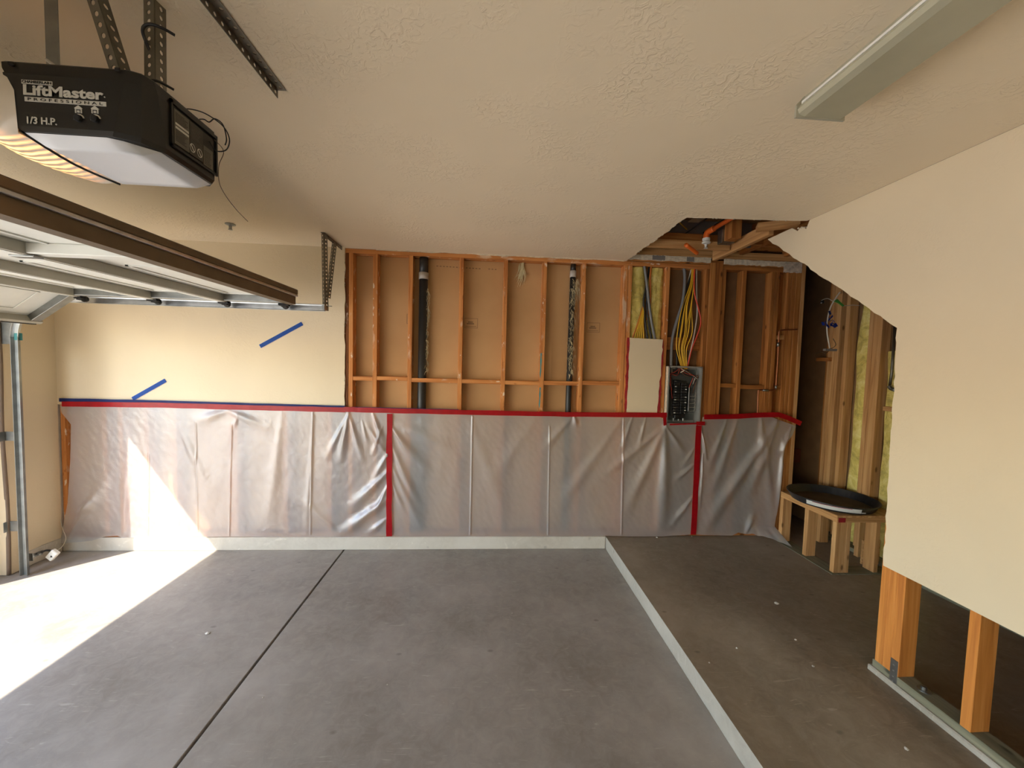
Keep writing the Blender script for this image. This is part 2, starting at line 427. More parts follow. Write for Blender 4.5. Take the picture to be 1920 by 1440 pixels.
for j in range(len(ys)-1): side.append(bm.faces.new((g[0][j], g[0][j+1], low[j+1], low[j])))
for f in side: f.material_index = 1
me = bpy.data.meshes.new('raised'); bm.normal_update(); bm.to_mesh(me); bm.free()
me.materials.append(MATS['raised_concrete']); me.materials.append(MATS['step_face'])
put('raised_slab', me, None, floor, label='brownish raised concrete slab with pale step face')
# stem wall strip along the back
box('baseboard_back', -3.7, 1.166, D, D+.15, 0, .121, 'stem_concrete', bev=.004, kind='structure', label='pale painted concrete stem strip at the foot of the back wall')
box('baseboard_left', -3.82, -3.697, 3.09, D, 0, .125, 'stem_concrete', bev=.004, kind='structure', label='pale concrete stem strip below the short left wall')

# ---- ceiling with the cut-out hole, framing above it
poly = [(-3.86, YN), (2.065, YN), (2.065, 2.395)]
poly += [(2.03, 2.40)] + jag((2.03, 2.405), (1.277, 2.445), 12, .004, 3)[1:] + jag((1.277, 2.445), (1.264, 3.46), 26, .009, 5) + [(1.262, D+.02), (-3.86, D+.02)]
ceil = put('ceiling', prism(poly, 2, CH, CH+.016), 'ceiling_paint', kind='structure')
# pale torn paper/gypsum lip along the two cut edges
def lip(name, p, q, n, seed, parent):
    rnd = random.Random(seed); bm = bmesh.new()
    p, q = Vector(p), Vector(q)
    for i in range(n):
        s = rnd.random(); c = p.lerp(q, s); a = rnd.uniform(.003, .011)
        r = bmesh.ops.create_icosphere(bm, subdivisions=1, radius=1)
        for v in r['verts']: v.co = Vector((v.co.x*a*rnd.uniform(.4, 1), v.co.y*a, v.co.z*.006)) + c
    return put(name, bm_mesh(bm), 'drywall_edge', parent, kind='stuff')
lip('torn_paper', (1.268, 2.5, CH+.002), (1.264, 3.42, CH+.002), 34, 2, ceil)
lip('torn_paper', (1.3, 2.44, CH+.002), (2.0, 2.405, CH+.002), 12, 4, ceil)
poly2 = [(2.07, YN), (3.6, YN), (3.6, 2.35), (2.07, 2.35)]
put('ceiling_board', prism(poly2, 2, CH, CH+.016), 'kraft_dark', ceil)
box('subfloor', -3.9, 3.9, YN-.2, 4.6, 3.06, 3.09, 'osb', ceil, bev=0)
for x in (1.36, 2.36, 2.80): box('joist', x-.019, x+.019, 1.6, D+.02, 2.87 if x < 2 else 2.84, 3.06, 'dark_lumber_y', ceil)
box('blocking', 1.30, 2.02, 3.12, 3.16, 2.765, 2.83, 'lumber_x', ceil)
box('blocking', 1.30, 2.35, 3.16, 3.2, 2.84, 2.90, 'dark_lumber_x', ceil)
box('rim_board', 1.20, 3.05, D-.002, D+.036, 2.80, 2.865, 'lumber_x', ceil)
box('rim_board', 1.20, 3.05, D+.03, D+.068, 2.90, 2.95, 'dark_lumber_x', ceil)
box('rim_board', 2.1, 3.3, 3.30, 3.338, 2.875, 2.96, 'dark_lumber_x', ceil)
box('joist_web', 1.2, 2.3, 3.26, 3.275, 2.84, 3.05, 'grey_board', ceil, bev=0)
box('wood_post', 1.90, 1.985, 2.93, 3.02, 2.80, 3.06, 'dark_lumber_z', ceil)
box('joist_hanger', 1.88, 1.99, 3.02, 3.08, 2.79, 2.90, 'galv', ceil)
box('wall_top_plate', 2.035, 2.075, 2.70, 3.40, 2.752, 2.842, 'lumber_y', ceil)
o = box('short_block', 1.90, 2.15, 2.56, 2.65, 2.765, 2.805, 'lumber_x', ceil); o.rotation_euler = (0, 0, -.5)
for x, z in ((1.52, 2.95),): box('strut_plate', x, x+.09, 2.78, 2.90, z-.06, z-.055, 'galv', ceil, bev=0)

# ---- left (garage-door) wall, outside face at x=-3.851
wl = thing('wall_left', 'cream plastered wall beside the open garage door', 'wall', (-3.7, 3.28, 0), kind='structure')
put('drywall_panel', prism([(3.11, .127), (3.22, .118), (3.33, .13), (D, .124), (D, CH), (3.11, CH)], 0, -3.713, -3.7), 'wall_paint', wl)
box('wall_core', -3.80, -3.713, 3.10, D+.15, .12, 3.06, 'stucco', wl, bev=0)
box('outer_wall', -3.851, -3.80, 2.76, D+.3, -.03, 3.06, 'stucco', wl, bev=0)
box('header', -3.851, -3.70, -1.9, 3.10, 2.13, 3.06, 'wall_paint', wl, bev=0)
box('outer_header', -3.851, -3.80, -1.9, 2.78, 2.10, 2.14, 'stucco', wl, bev=0)
box('added_bay_pier', -3.851, -3.70, -2.25, -1.9, -.03, 3.06, 'wall_paint', wl, bev=0)  # added, unseen second door bay: its opening brightens ceiling and right wall
box('header', -3.851, -3.70, -4.9, -2.25, 2.13, 3.06, 'wall_paint', wl, bev=0)
box('near_wall', -3.851, -3.70, YN, -4.9, -.03, 3.06, 'wall_paint', wl, bev=0)
tj = thing('trim_1', 'weathered wooden jamb of the garage door opening', 'trim', (-3.7, 3.1, 0), kind='structure')
box('jamb_board', -3.80, -3.682, 3.085, 3.112, 0.004, 2.13, 'wall_paint', tj, bev=.003)
box('jamb_face', -3.70, -3.682, 3.105, 3.20, 0.004, 2.10, 'wall_paint', tj, bev=.003)
tube('weather_seal', [(-3.688, 3.092, .006), (-3.684, 3.096, .5), (-3.690, 3.090, 1.1), (-3.686, 3.094, 1.7), (-3.688, 3.09, 2.1)], .012, 'weatherstrip', tj, sides=6)

# ---- wall behind the camera
put('wall_front', boxes_mesh([(-3.851, 3.8, YN-.15, YN, -.03, 3.06)]), 'wall_paint', kind='structure')

# ---- back wall: framing, boards
SY0, SY1 = D+.013, D+.102
wb = thing('wall_back', 'partly stripped back wall with open studs and kraft-paper backing', 'wall', (0, D, 0), kind='structure')
edge = jag((-1.286, 1.30), (-1.290, CH), 22, .006, 9)
put('drywall_panel', prism([(-3.713, 1.30)] + edge + [(-1.290, CH), (-3.713, CH)], 1, D, D+.013), 'wall_paint', wb)
lp = lip('torn_paper', (-1.288, D+.004, 1.34), (-1.292, D+.004, 2.70), 40, 12, wb)
box('backing_board', -3.8, .60, SY1, SY1+.013, .12, 2.72, 'kraft_paper', wb, bev=0)
box('backing_board', .60, 1.66, SY1, SY1+.013, .12, 2.72, 'kraft_paper', wb, bev=0)
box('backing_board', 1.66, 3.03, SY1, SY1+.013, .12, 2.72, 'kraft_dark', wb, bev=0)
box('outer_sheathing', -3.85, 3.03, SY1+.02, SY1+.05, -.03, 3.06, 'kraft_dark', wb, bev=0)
studs = [(-3.695, 0), (-3.36, 0), (-3.225, 0), (-3.01, 0), (-2.78, 0), (-2.30, 0), (-2.262, 0), (-1.83, 0), (-1.44, 0), (-1.30, 0), (-1.258, 1), (-1.045, 1), (-.735, 1), (-.278, 1),
         (.121, 1), (.483, 1), (.850, 1), (1.243, 1), (1.285, 1), (1.648, 1), (2.034, 1), (2.198, 1), (2.40, 1), (2.69, 1), (2.732, 1), (2.85, 1), (2.892, 1)]
for x, k in studs:
    s = random.uniform(-.006, .006) if k and x < 1.2 else 0
    me = box_mesh(.038, .089, 2.542, .002, 'stud')
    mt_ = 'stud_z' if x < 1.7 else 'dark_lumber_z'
    if x == -1.30: put('stud', box_mesh(.038, .089, 2.542, .002, 'stud3'), 'old_stud_z', wb, (x+.019, (SY0+SY1)/2, .158+1.271)); continue
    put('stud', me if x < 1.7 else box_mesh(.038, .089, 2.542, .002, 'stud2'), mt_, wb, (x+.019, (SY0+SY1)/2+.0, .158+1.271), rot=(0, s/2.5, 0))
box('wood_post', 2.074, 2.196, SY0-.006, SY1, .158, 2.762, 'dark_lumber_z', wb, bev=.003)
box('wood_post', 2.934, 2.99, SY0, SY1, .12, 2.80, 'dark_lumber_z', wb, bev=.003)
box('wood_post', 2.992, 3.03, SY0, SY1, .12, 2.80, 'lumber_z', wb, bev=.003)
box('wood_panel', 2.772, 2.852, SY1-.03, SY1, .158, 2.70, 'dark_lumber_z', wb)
box('bottom_plate', -3.8, 3.03, SY0, SY1, .122, .158, 'dark_lumber_x', wb)
box('top_plate', -1.30, 2.07, SY0, SY1, 2.700, 2.738, 'stud_x', wb)
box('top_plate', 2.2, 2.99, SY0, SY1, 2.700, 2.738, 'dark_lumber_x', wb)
box('top_plate', -3.8, 2.99, SY0, SY1, 2.742, 2.78, 'dark_lumber_x', wb)
nog = [(-1.22, -1.045, 1.566), (-1.007, -.735, 1.572), (-.697, -.278, 1.563), (-.24, .121, 1.562), (.159, .483, 1.560), (.521, .850, 1.566), (.888, 1.243, 1.575)]
for a, b_, z in nog: box('noggin', a, b_, SY0+.002, SY1, z, z+.038, 'stud_x', wb)
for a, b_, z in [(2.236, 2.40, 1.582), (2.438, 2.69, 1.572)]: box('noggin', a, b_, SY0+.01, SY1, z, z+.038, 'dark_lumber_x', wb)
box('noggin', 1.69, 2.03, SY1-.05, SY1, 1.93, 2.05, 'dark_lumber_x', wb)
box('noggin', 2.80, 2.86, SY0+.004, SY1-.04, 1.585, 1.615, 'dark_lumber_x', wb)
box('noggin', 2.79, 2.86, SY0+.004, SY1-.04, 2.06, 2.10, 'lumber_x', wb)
# drywall scrap kept beside the panel, torn red edges
scr = put('drywall_panel', prism(jag((1.322, 1.31), (1.318, 2.028), 14, .006, 21) + [(1.318, 2.028)] + [(1.640, 2.022)] + jag((1.640, 2.02), (1.634, 1.75), 5, .005, 22)[1:] + jag((1.634, 1.75), (1.618, 1.31), 8, .007, 23) + [(1.618, 1.31)], 1, D-.002, D+.012), 'wall_paint', wb)
put('red_paint_edge', prism(jag((1.302, 1.31), (1.300, 2.03), 16, .006, 31) + [(1.300, 2.03), (1.326, 2.03)] + jag((1.326, 2.03), (1.329, 1.31), 16, .007, 32), 1, D+.001, D+.014), 'red_residue', wb)
put('red_paint_edge', prism(jag((1.612, 1.31), (1.634, 1.76), 9, .008, 33) + [(1.634, 2.02), (1.646, 2.02)] + jag((1.652, 1.90), (1.642, 1.31), 12, .006, 34), 1, D+.001, D+.013), 'red_residue', wb)
# mud / tape remnants at the ceiling line
def ragged_strip(name, x0, x1, z0, z1, mat, y, seed, th=.012):
    a = jag((x0, z0), (x1, z0), 22, .005, seed); b2 = jag((x1, z1), (x0, z1), 18, .003, seed+1)
    return put(name, prism(a+[(x1, z0)]+b2+[(x0, z1)], 1, y, y+th), mat, wb)
ragged_strip('drywall_remnant', 1.27, 2.065, 2.752, 2.798, 'drywall_edge', D-.006, 41)
for x0, x1 in ((1.50, 1.62), (1.83, 1.90)): ragged_strip('paper_patch', x0, x1, 2.755, 2.795, 'grey_board', D-.009, 43, .004)
ragged_strip('drywall_remnant', 2.20, 2.80, 2.748, 2.795, 'drywall_edge', D-.004, 45)
ragged_strip('drywall_remnant', -1.02, 1.24, 2.733, 2.746, 'drywall_edge', D+.004, 47, .008)
ragged_strip('drywall_remnant', 2.80, 2.98, 2.70, 2.80, 'mud', D+.006, 49, .008)
# printed stamps on the paper and teal chalk on a stud
for x0, z0 in ((-.232, 2.079), (.935, 2.077)):
    bm_l = [(x0, x0+.125, SY1-.0012, SY1-.0004, z0, z0+.004), (x0, x0+.125, SY1-.0012, SY1-.0004, z0+.088, z0+.092), (x0+.121, x0+.125, SY1-.0012, SY1-.0004, z0, z0+.092),
            (x0, x0+.003, SY1-.0012, SY1-.0004, z0, z0+.092), (x0+.022, x0+.09, SY1-.0012, SY1-.0004, z0+.034, z0+.047), (x0+.034, x0+.08, SY1-.0012, SY1-.0004, z0+.05, z0+.062), (x0+.01, x0+.112, SY1-.0012, SY1-.0004, z0+.014, z0+.019)]
    put('printed_stamp', boxes_mesh(bm_l), 'ink', wb, label='faint ink stamp on brown paper')
bm_l = [(-.765, -.76, SY1-.0012, SY1-.0004, 2.10, 2.19), (-.765, -.742, SY1-.0012, SY1-.0004, 2.187, 2.19), (-.765, -.742, SY1-.0012, SY1-.0004, 2.10, 2.104)]
put('printed_stamp', boxes_mesh(bm_l), 'ink', wb)
for a, b_, z in ((-.50, -.06, 2.635), (-.02, .08, 2.628)):
    put('printed_line', boxes_mesh([(x, x+.017, SY1-.0012, SY1-.0004, z-.02*((x-a)), z+.009-.02*(x-a)) for x in [a+i*.03 for i in range(int((b_-a)/.03))]]), 'ink', wb)
for z0, z1 in ((1.34, 1.54), (1.62, 1.86)):
    put('chalk_mark', prism(jag((.483, z0), (.483, z1), 8, .004, 51) + [(.483, z1), (.497, z1)] + jag((.497, z1), (.495, z0), 8, .005, 52), 1, SY0-.001, SY0+.002), 'teal_paint', wb, label='teal paint smear on stud edge')

# ---- right wall: cut drywall sheet on studs, sill
wr = thing('wall_right', 'cream drywall partition with its lower two feet and far end cut away', 'wall', (2.07, 0, .12), kind='structure')
poly = [(YN, .765)] + jag((YN, .765), (1.772, .762), 30, .0015, 61)[1:] + jag((1.772, .76), (1.795, 1.985), 30, .005, 62) + jag((1.795, 1.985), (2.745, 2.733), 30, .005, 63) + [(2.745, 2.735), (2.52, 2.738), (2.47, 2.70), (2.44, 2.72), (2.40, 2.69), (2.375, 2.739), (YN, 2.739)]
put('drywall_panel', prism(poly, 0, 2.065, 2.078), 'wall_paint', wr)
def lipx(p, q, n, seed):
    rnd = random.Random(seed); bm = bmesh.new(); p, q = Vector(p), Vector(q)
    for i in range(n):
        c = p.lerp(q, rnd.random()); a = rnd.uniform(.002, .009); r = bmesh.ops.create_icosphere(bm, subdivisions=1, radius=1)
        for v in r['verts']: v.co = Vector((v.co.x*.007, v.co.y*a*.6, v.co.z*a)) + c
    put('torn_paper', bm_mesh(bm), 'drywall_edge', wr, kind='stuff')
lipx((2.067, 2.39, 2.70), (2.067, 2.48, 2.72), 10, 73)
for y in (1.752, 1.714, 1.676, 1.392, .99, .585, .18, -.23, -.63, -1.04, -1.45, -1.85, -2.25):
    put('stud', box_mesh(.089, .0375, CH-.24, .002, 'studr'), 'orange_stud_z', wr, (2.1235, y+.019, .238+(CH-.24)/2))
box('sill_plate', 2.079, 2.168, YN, 1.80, .200, .238, 'treated_y', wr)
box('curb', 2.066, 2.175, YN, 1.815, .10, .200, 'step_face', wr, bev=.006)
box('hold_down_strap', 2.076, 2.0795, 1.678, 1.712, .175, .315, 'galv', wr, bev=.001)
for z in (.20, .225, .255, .285): box('strap_nail', 2.074, 2.0765, 1.691, 1.699, z, z+.007, 'galv_bright', wr, bev=.001)
for y in (1.60, .35): put('anchor_washer', lathe_mesh([(.026, .238), (.026, .243), (.011, .243), (.011, .258), (.002, .26)], 12, origin=(2.125, y, 0)), 'galv', wr)

# ---- closet side wall beyond, seen through the gap
XC = 3.42
wc = thing('wall_closet', 'open stud wall with yellow insulation behind the water heater stand', 'wall', (XC, 3.0, .12), kind='structure')
sc_ = XC/3.36
for y0, n in ((3.432*sc_, 3), (3.342*sc_, 1), (3.040*sc_, 3), (2.60, 1), (2.2, 1), (1.8, 1), (1.4, 1), (1.0, 1)):
    for k in range(n): put('stud', box_mesh(.089, .038, 2.6, .002, 'studc'), 'lumber_z', wc, (XC+.0445+(.004 if k == 1 else 0), y0+.019+k*.0385, .158+1.3))
box('stud', XC+.02, XC+.109, 3.605, 3.643, .158, 2.76, 'dark_lumber_z', wc)
box('sill_plate', XC-.06, XC+.09, YN, 3.66, .12, .158, 'treated_y', wc)
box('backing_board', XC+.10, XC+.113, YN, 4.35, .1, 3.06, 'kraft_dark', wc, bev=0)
z = onp(1660, 763, 0, XC).z
box('noggin', XC, XC+.089, 2.76, 3.038, z-.035, z+.003, 'lumber_y', wc)
z = onp(1536, 672, 0, XC).z
box('noggin', XC-.035, XC+.05, 3.56, 3.70, z-.03, z+.006, 'dark_lumber_y', wc)
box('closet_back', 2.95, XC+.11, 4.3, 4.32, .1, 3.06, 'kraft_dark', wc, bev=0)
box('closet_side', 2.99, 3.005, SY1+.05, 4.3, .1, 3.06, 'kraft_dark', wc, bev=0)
q = onp(1515, 855, 1, 3.95)
box('redwood_board', q.x-.25, XC+.09, 3.95, 3.99, q.z-.075, q.z+.075, 'redwood', wc)
def batt(name, x, y0, y1, z0, z1, amp, seed, parent, left=True, thick=.05):
    """bulging fibreglass strip on a wall at x (facing -x)"""
    bm = bmesh.new(); nz, ny = 40, 8; gr_ = []
    for i in range(nz+1):
        zz = z0+(z1-z0)*i/nz; row = []
        wob = .5+.5*noise.noise(Vector((zz*2.3, seed, 0)))
        for j in range(ny+1):
            s = j/ny; yy = y0+(y1-y0)*s*(1-.45*amp*wob)
            row.append(bm.verts.new((x - thick*math.sin(math.pi*s)**.5*(.6+.5*noise.noise(Vector((zz*4, s*3, seed)))), yy, zz)))
        gr_.append(row)
    for i in range(nz):
        for j in range(ny): bm.faces.new((gr_[i][j], gr_[i+1][j], gr_[i+1][j+1], gr_[i][j+1]))
    return put(name, bm_mesh(bm), 'fibreglass', parent, smooth=True)
o = batt('insulation_batt', XC+.072, 3.18*sc_, 3.335*sc_, .16, 2.6, .9, 4, wc, thick=.03)
o = batt('insulation_batt', XC+.055, 2.64, 3.03*sc_, .16, 1.95, .2, 6, wc)
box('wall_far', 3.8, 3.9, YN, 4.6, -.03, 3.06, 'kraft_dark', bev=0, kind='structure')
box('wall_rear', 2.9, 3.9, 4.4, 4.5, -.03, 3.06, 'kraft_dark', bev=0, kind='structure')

# ================================================================== GARAGE DOOR, TRACK, OPENER
YF, YD0 = 2.985, -1.80          # far and near ends of the raised door
gd = thing('garage_door', 'raised sectional garage door with pale ribbed underside and brown edge', 'garage door', (-2.4, .6, 2.2))
secs = [(-1.50, -1.97), (-1.985, -2.47), (-2.485, -2.99)]
ZS = 2.205
for k, (a, b_) in enumerate(secs):
    sec = box('door_section', b_, a, YD0, YF, ZS, ZS+.035, 'door_white', gd, bev=.003)
    # raised panel rims pressed in the skin
    y = YD0+.06
    cols = []
    while y < YF-.2:
        y1 = min(y+.88, YF-.06); cols.append((y, y1)); y = y1+.06
    for y0, y1 in cols:
        x0, x1 = b_+.10, a-.10
        put('pressed_rim', boxes_mesh([(x0, x1, y0+.06, y0+.075, ZS-.006, ZS+.002), (x0, x1, y1-.075, y1-.06, ZS-.006, ZS+.002), (x0, x0+.015, y0+.06, y1-.06, ZS-.006, ZS+.002), (x1-.015, x1, y0+.06, y1-.06, ZS-.006, ZS+.002)]), 'door_white', sec)
    for x in ((a-.025, b_+.005) if k else (b_+.005,)):
        box('rail', x, x+.02, YD0, YF, ZS-.05, ZS, 'door_rail', sec, bev=.002)
        box('rail_lip', x-.03 if x < a-.1 else x, x+.001 if x < a-.1 else x+.02, YD0, YF, ZS-.052, ZS-.048, 'door_white', sec, bev=0)
    for y in (YD0+.03, -.62, .58, 1.76, YF-.045):
        box('stile', b_+.01, a-.01, y-.03, y+.03, ZS-.045, ZS, 'door_white' if y < 2.9 else 'galv', sec, bev=.003)
# tilted lowest section following the curve of the track
TA = math.atan2(.215, .30)
def tilt(name, du0, du1, y0, y1, dn0, dn1, mat, parent, bev=.002):
    """box on the tilted section: du along it from the hinge at (-3.0, 2.2), dn below the skin"""
    c = Vector((-3.0, 0, ZS)); e = Vector((-math.cos(TA), 0, -math.sin(TA))); nn = Vector((math.sin(TA), 0, -math.cos(TA)))
    cen = c+e*((du0+du1)/2)+nn*((dn0+dn1)/2); cen.y = (y0+y1)/2
    return put(name, box_mesh(du1-du0, y1-y0, abs(dn1-dn0), bev, mat), mat, parent, cen, rot=(0, -TA, 0))
tilt('door_section', 0, .37, YD0, YF, -.035, 0, 'door_white', gd)
tilt('rail', .0, .02, YD0, YF, 0, .05, 'door_rail', gd); tilt('rail', .345, .372, YD0, YF, -.02, .05, 'door_rail', gd)
for y in (YD0+.03, -.62, .58, 1.76, YF-.045): tilt('stile', .02, .345, y-.03, y+.03, .0, .045, 'door_white' if y < 2.9 else 'galv', gd)
tilt('pressed_rim', .08, .095, 1.86, 2.80, 0, .006, 'door_white', gd); tilt('pressed_rim', .28, .295, 1.86, 2.80, 0, .006, 'door_white', gd)
tilt('pressed_rim', .08, .295, 2.785, 2.80, 0, .006, 'door_white', gd)
box('bottom_seal', -3.335, -3.30, YD0, YF, 1.945, 1.965, 'black_matte', gd)
# leading edge: brown lip, bright fold, dark reinforcing strut
box('top_lip', -1.50, -1.455, YD0, YF+.01, 2.232, 2.272, 'door_brown', gd, bev=.006)
box('edge_fold', -1.50, -1.452, YD0, YF, 2.217, 2.232, 'galv_bright', gd, bev=.002)
box('edge_face', -1.505, -1.50, YD0, YF, 2.165, 2.24, 'door_brown', gd, bev=0)
put('reinforcing_strut', prism([(-1.470, 2.218), (-1.470, 2.158), (-1.512, 2.152), (-1.512, 2.158), (-1.476, 2.164), (-1.476, 2.218)], 1, YD0, YF), 'door_brown', gd, label='dark folded steel strut along the edge')
hinge_x = [-1.545, -1.977, -2.477, -2.995]
for x in hinge_x:
    for y in (1.76, .58, -.62):
        if x < -1.6: box('hinge', x-.05, x+.05, y-.02, y+.02, ZS-.058, ZS-.050, 'galv', gd, bev=.002)
    br = put('roller_bracket', boxes_mesh([(x-.035, x+.035, YF-.035, YF+.002, ZS-.062, ZS-.045), (x-.03, x+.005, YF-.002, YF+.03, ZS-.068, ZS-.03)]), 'black_matte', gd)
    put('roller', lathe_mesh([(.004, YF), (.005, YF+.05), (.021, YF+.05), (.023, YF+.06), (.021, YF+.07), (.003, YF+.072)], 14, axis=1, origin=(x-.03, 0, ZS-.055)), 'black_plastic', br, smooth=False)

# ---- track: horizontal channel, curve, vertical channel
TY = 3.085
tr = thing('door_track', 'galvanised steel door track curving down beside the jamb', 'door track', (-3.575, TY, 0))
prof = [(-.022, .010), (-.016, -.012), (.016, -.012), (.022, .010), (.019, .010), (.014, -.009), (-.014, -.009), (-.019, .010)]   # (across, outwards y)
path = [(-1.295, 2.152)] + [(-1.295-i*.2, 2.152) for i in range(1, 10)] + [(-3.265, 2.152)]
R_ = .30
for i in range(1, 10):
    a = math.pi/2*i/9; path.append((-3.265-R_*math.sin(a), 2.152-R_*(1-math.cos(a))))
def sweep_xz(path, prof, y):
    bm = bmesh.new(); rings = []
    for i, (x, z) in enumerate(path):
        p0, p1 = Vector(path[max(i-1, 0)]), Vector(path[min(i+1, len(path)-1)]); tg = (p1-p0).normalized(); nr = Vector((-tg.y, tg.x))
        rings.append([bm.verts.new((x+nr.x*u, y-v, z+nr.y*u)) for u, v in prof])
    n = len(prof)
    for A, B in zip(rings, rings[1:]):
        for j in range(n): bm.faces.new((A[j], A[(j+1) % n], B[(j+1) % n], B[j]))
    bm.faces.new(rings[0]); bm.faces.new(rings[-1][::-1]); return bm_mesh(bm)
put('horizontal_track', sweep_xz(path, [(u*1.25, v) for u, v in prof], TY), 'galv_bright', tr)
put('vertical_track', sweep_xz([(-3.565, 1.86), (-3.565, 1.2), (-3.565, .6), (-3.565, .004)], [(u*1.25, v) for u, v in prof], TY), 'galv', tr)
box('track_splice', -3.61, -3.535, TY+.008, TY+.02, 1.83, 1.885, 'teal_paint', tr, bev=.002, label='blue-green splice plate')
put('track_angle', boxes_mesh([(-3.682, -3.60, TY+.012, TY+.016, .35, .43), (-3.682, -3.678, TY-.02, TY+.016, .35, .43)]), 'galv', tr)
put('track_angle', boxes_mesh([(-3.682, -3.60, TY+.012, TY+.016, 1.06, 1.13), (-3.682, -3.678, TY-.02, TY+.016, 1.06, 1.13)]), 'galv', tr)
put('flag_bracket', boxes_mesh([(-3.682, -3.58, TY+.012, TY+.016, 1.80, 2.10), (-3.682, -3.678, TY-.02, TY+.05, 1.80, 2.10)]), 'galv', tr)
put('track_end_bolt', boxes_mesh([(-1.305, -1.285, TY-.035, TY+.02, 2.135, 2.17)]), 'galv', tr)
# hanger of the track end
th_ = thing('track_hanger', 'triangular perforated angle-iron hanger holding the end of the track', 'hanger', (-1.30, TY, 2.15))
perf_angle('upright', (-1.300, TY+.012, 2.135), (-1.310, TY+.012, 2.735), (-.2, 1, 0), 'angle_iron', .030, .030, .0058, parent=th_)
perf_angle('brace', (-1.288, TY+.03, 2.24), (-1.292, TY+.165, 2.72), (-.2, 1, 0), 'angle_iron', .026, .030, .0055, parent=th_)
perf_angle('ceiling_angle', (-1.300, TY+.0, 2.737), (-1.300, D-.034, 2.737), (-1, 0, -1), 'angle_iron', .030, .030, .0055, parent=th_)
tube('bolt', [(-1.30, TY+.03, 2.175), (-1.255, TY+.03, 2.173)], .003, 'galv', th_, k=0)

# ---- opener
OP = thing('garage_door_opener', 'black garage door opener with white light cover and lit lens', 'opener', (-1.08, 1.20, 2.30))
yF, yB, xR, xL = 1.06, 1.335, -.897, -1.215
def ring(z, xl, xr, yf, yb, ch): return [(xl, yf, z), (xr-ch, yf, z), (xr-ch*.3, yf+ch*.3, z), (xr, yf+ch, z), (xr, yb-.02, z), (xr-.02, yb, z), (xl+.02, yb, z), (xl, yb-.02, z)]
bm = bmesh.new(); rs = [ring(2.303, -1.196, xR-.006, yF, yB-.01, .072), ring(2.315, -1.199, xR-.002, yF-.003, yB-.004, .070), ring(2.44, -1.226, xR, yF-.003, yB, .045), ring(2.470, -1.234, xR-.004, yF+.002, yB, .035), ring(2.476, -1.230, xR-.01, yF+.008, yB-.006, .035)]
vv = [[bm.verts.new(p) for p in r] for r in rs]
for A, B in zip(vv, vv[1:]):
    for j in range(8): bm.faces.new((A[j], A[(j+1) % 8], B[(j+1) % 8], B[j]))
bm.faces.new(vv[0]); bm.faces.new(vv[-1]); put('housing', bm_mesh(bm), 'black_plastic', OP)
# white diffuser cover under the body, gently bulged
bm = bmesh.new(); NX, NY = 10, 12; gg = []
for i in range(NX+1):
    row = []
    for j in range(NY+1):
        s, q_ = i/NX, j/NY
        x = -1.188+(xR-.012+1.188)*s; y = yF+.004+(yB-.03-yF)*q_
        if s > .75: y = max(y, yF+.004+(s-.75)/.25*.06)
        edge_ = min(1, min(s/.06, (1-s)/.08, q_/.08, (1-q_)/.08))
        row.append(bm.verts.new((x, y, 2.302-.022*max(0, edge_)**.6)))
    gg.append(row)
for i in range(NX):
    for j in range(NY): bm.faces.new((gg[i][j], gg[i][j+1], gg[i+1][j+1], gg[i+1][j]))
put('light_cover', bm_mesh(bm), 'cover_white', OP, smooth=True, label='white plastic light cover')
put('cover_trim', tube_mesh([(-1.192, yF-.002, 2.302), (-1.192, 1.18, 2.284), (-1.192, yB-.02, 2.290)], .0035, 6, 4), 'black_plastic', OP)
# clear ribbed lens at the door end
bm = bmesh.new(); NA, NY = 14, 14; gg = []
for i in range(NA+1):
    a = math.pi*.5*i/NA*1.25; row = []
    for j in range(NY+1):
        q_ = j/NY; bul = .75+.25*math.sin(math.pi*q_)
        y = yF-.004+(yB-.02-yF)*q_
        x = -1.194-.19*math.sin(min(a, math.pi/2))**1.0*bul if a < math.pi/2 else -1.194-.19*bul
        z = 2.296-.035*math.sin(min(2*a, math.pi))*bul + .0 + (.18*(1-math.cos(a))*.75)
        row.append(bm.verts.new((x, y, z)))
    gg.append(row)
for i in range(NA):
    for j in range(NY): bm.faces.new((gg[i][j], gg[i][j+1], gg[i+1][j+1], gg[i+1][j]))
# close the side cheek facing -y
c0 = bm.verts.new((-1.20, yF-.004, 2.40)); c1 = bm.verts.new((-1.232, yF-.002, 2.46))
ch_ = [gg[i][0] for i in range(NA+1)]
for i in range(NA): bm.faces.new((ch_[i], ch_[i+1], c0))
bm.faces.new((ch_[-1], c1, c0))
me = bm_mesh(bm); put('lamp_lens', me, 'lit_lens', OP, smooth=True, label='ribbed clear lens lit warm by its bulb')
# lettering
RX = (math.pi/2, 0, 0)
TL = math.radians(0)
def front_text(body, x, z, size, wdt, mat='lettering', bold=0.0, nm='lettering', dy=0.0, sp=1.0):
    me = text_mesh(body, size, .0006, bold, sp, wdt); return put(nm, me, mat, OP, (x, yF-.0045-dy, z), rot=RX)
def at_front(px, py): return onp(px, py, 1, yF-.0045)
q0 = at_front(44, 176.5)
front_text('LiftMaster', q0.x, q0.z, .0335, at_front(194, 184).x-q0.x, bold=.0011)
front_text('.', at_front(194, 184).x, at_front(194, 183).z, .026, None)
p0, p1, x1_ = at_front(46, 181), at_front(46, 189.3), at_front(199, 194).x
box('brand_bar', p0.x, x1_, yF-.0048, yF-.0034, p1.z, p0.z, 'lettering', OP, bev=0)
front_text('PROFESSIONAL', p0.x+.008, p1.z+.0022, .0092, x1_-p0.x-.016, 'black_plastic', dy=.0006, sp=1.6)
p0, p1, x1_ = at_front(40, 149), at_front(40, 156.2), at_front(98, 158).x
box('maker_tag', p0.x, x1_, yF-.0048, yF-.0034, p1.z, p0.z, 'lettering', OP, bev=0)
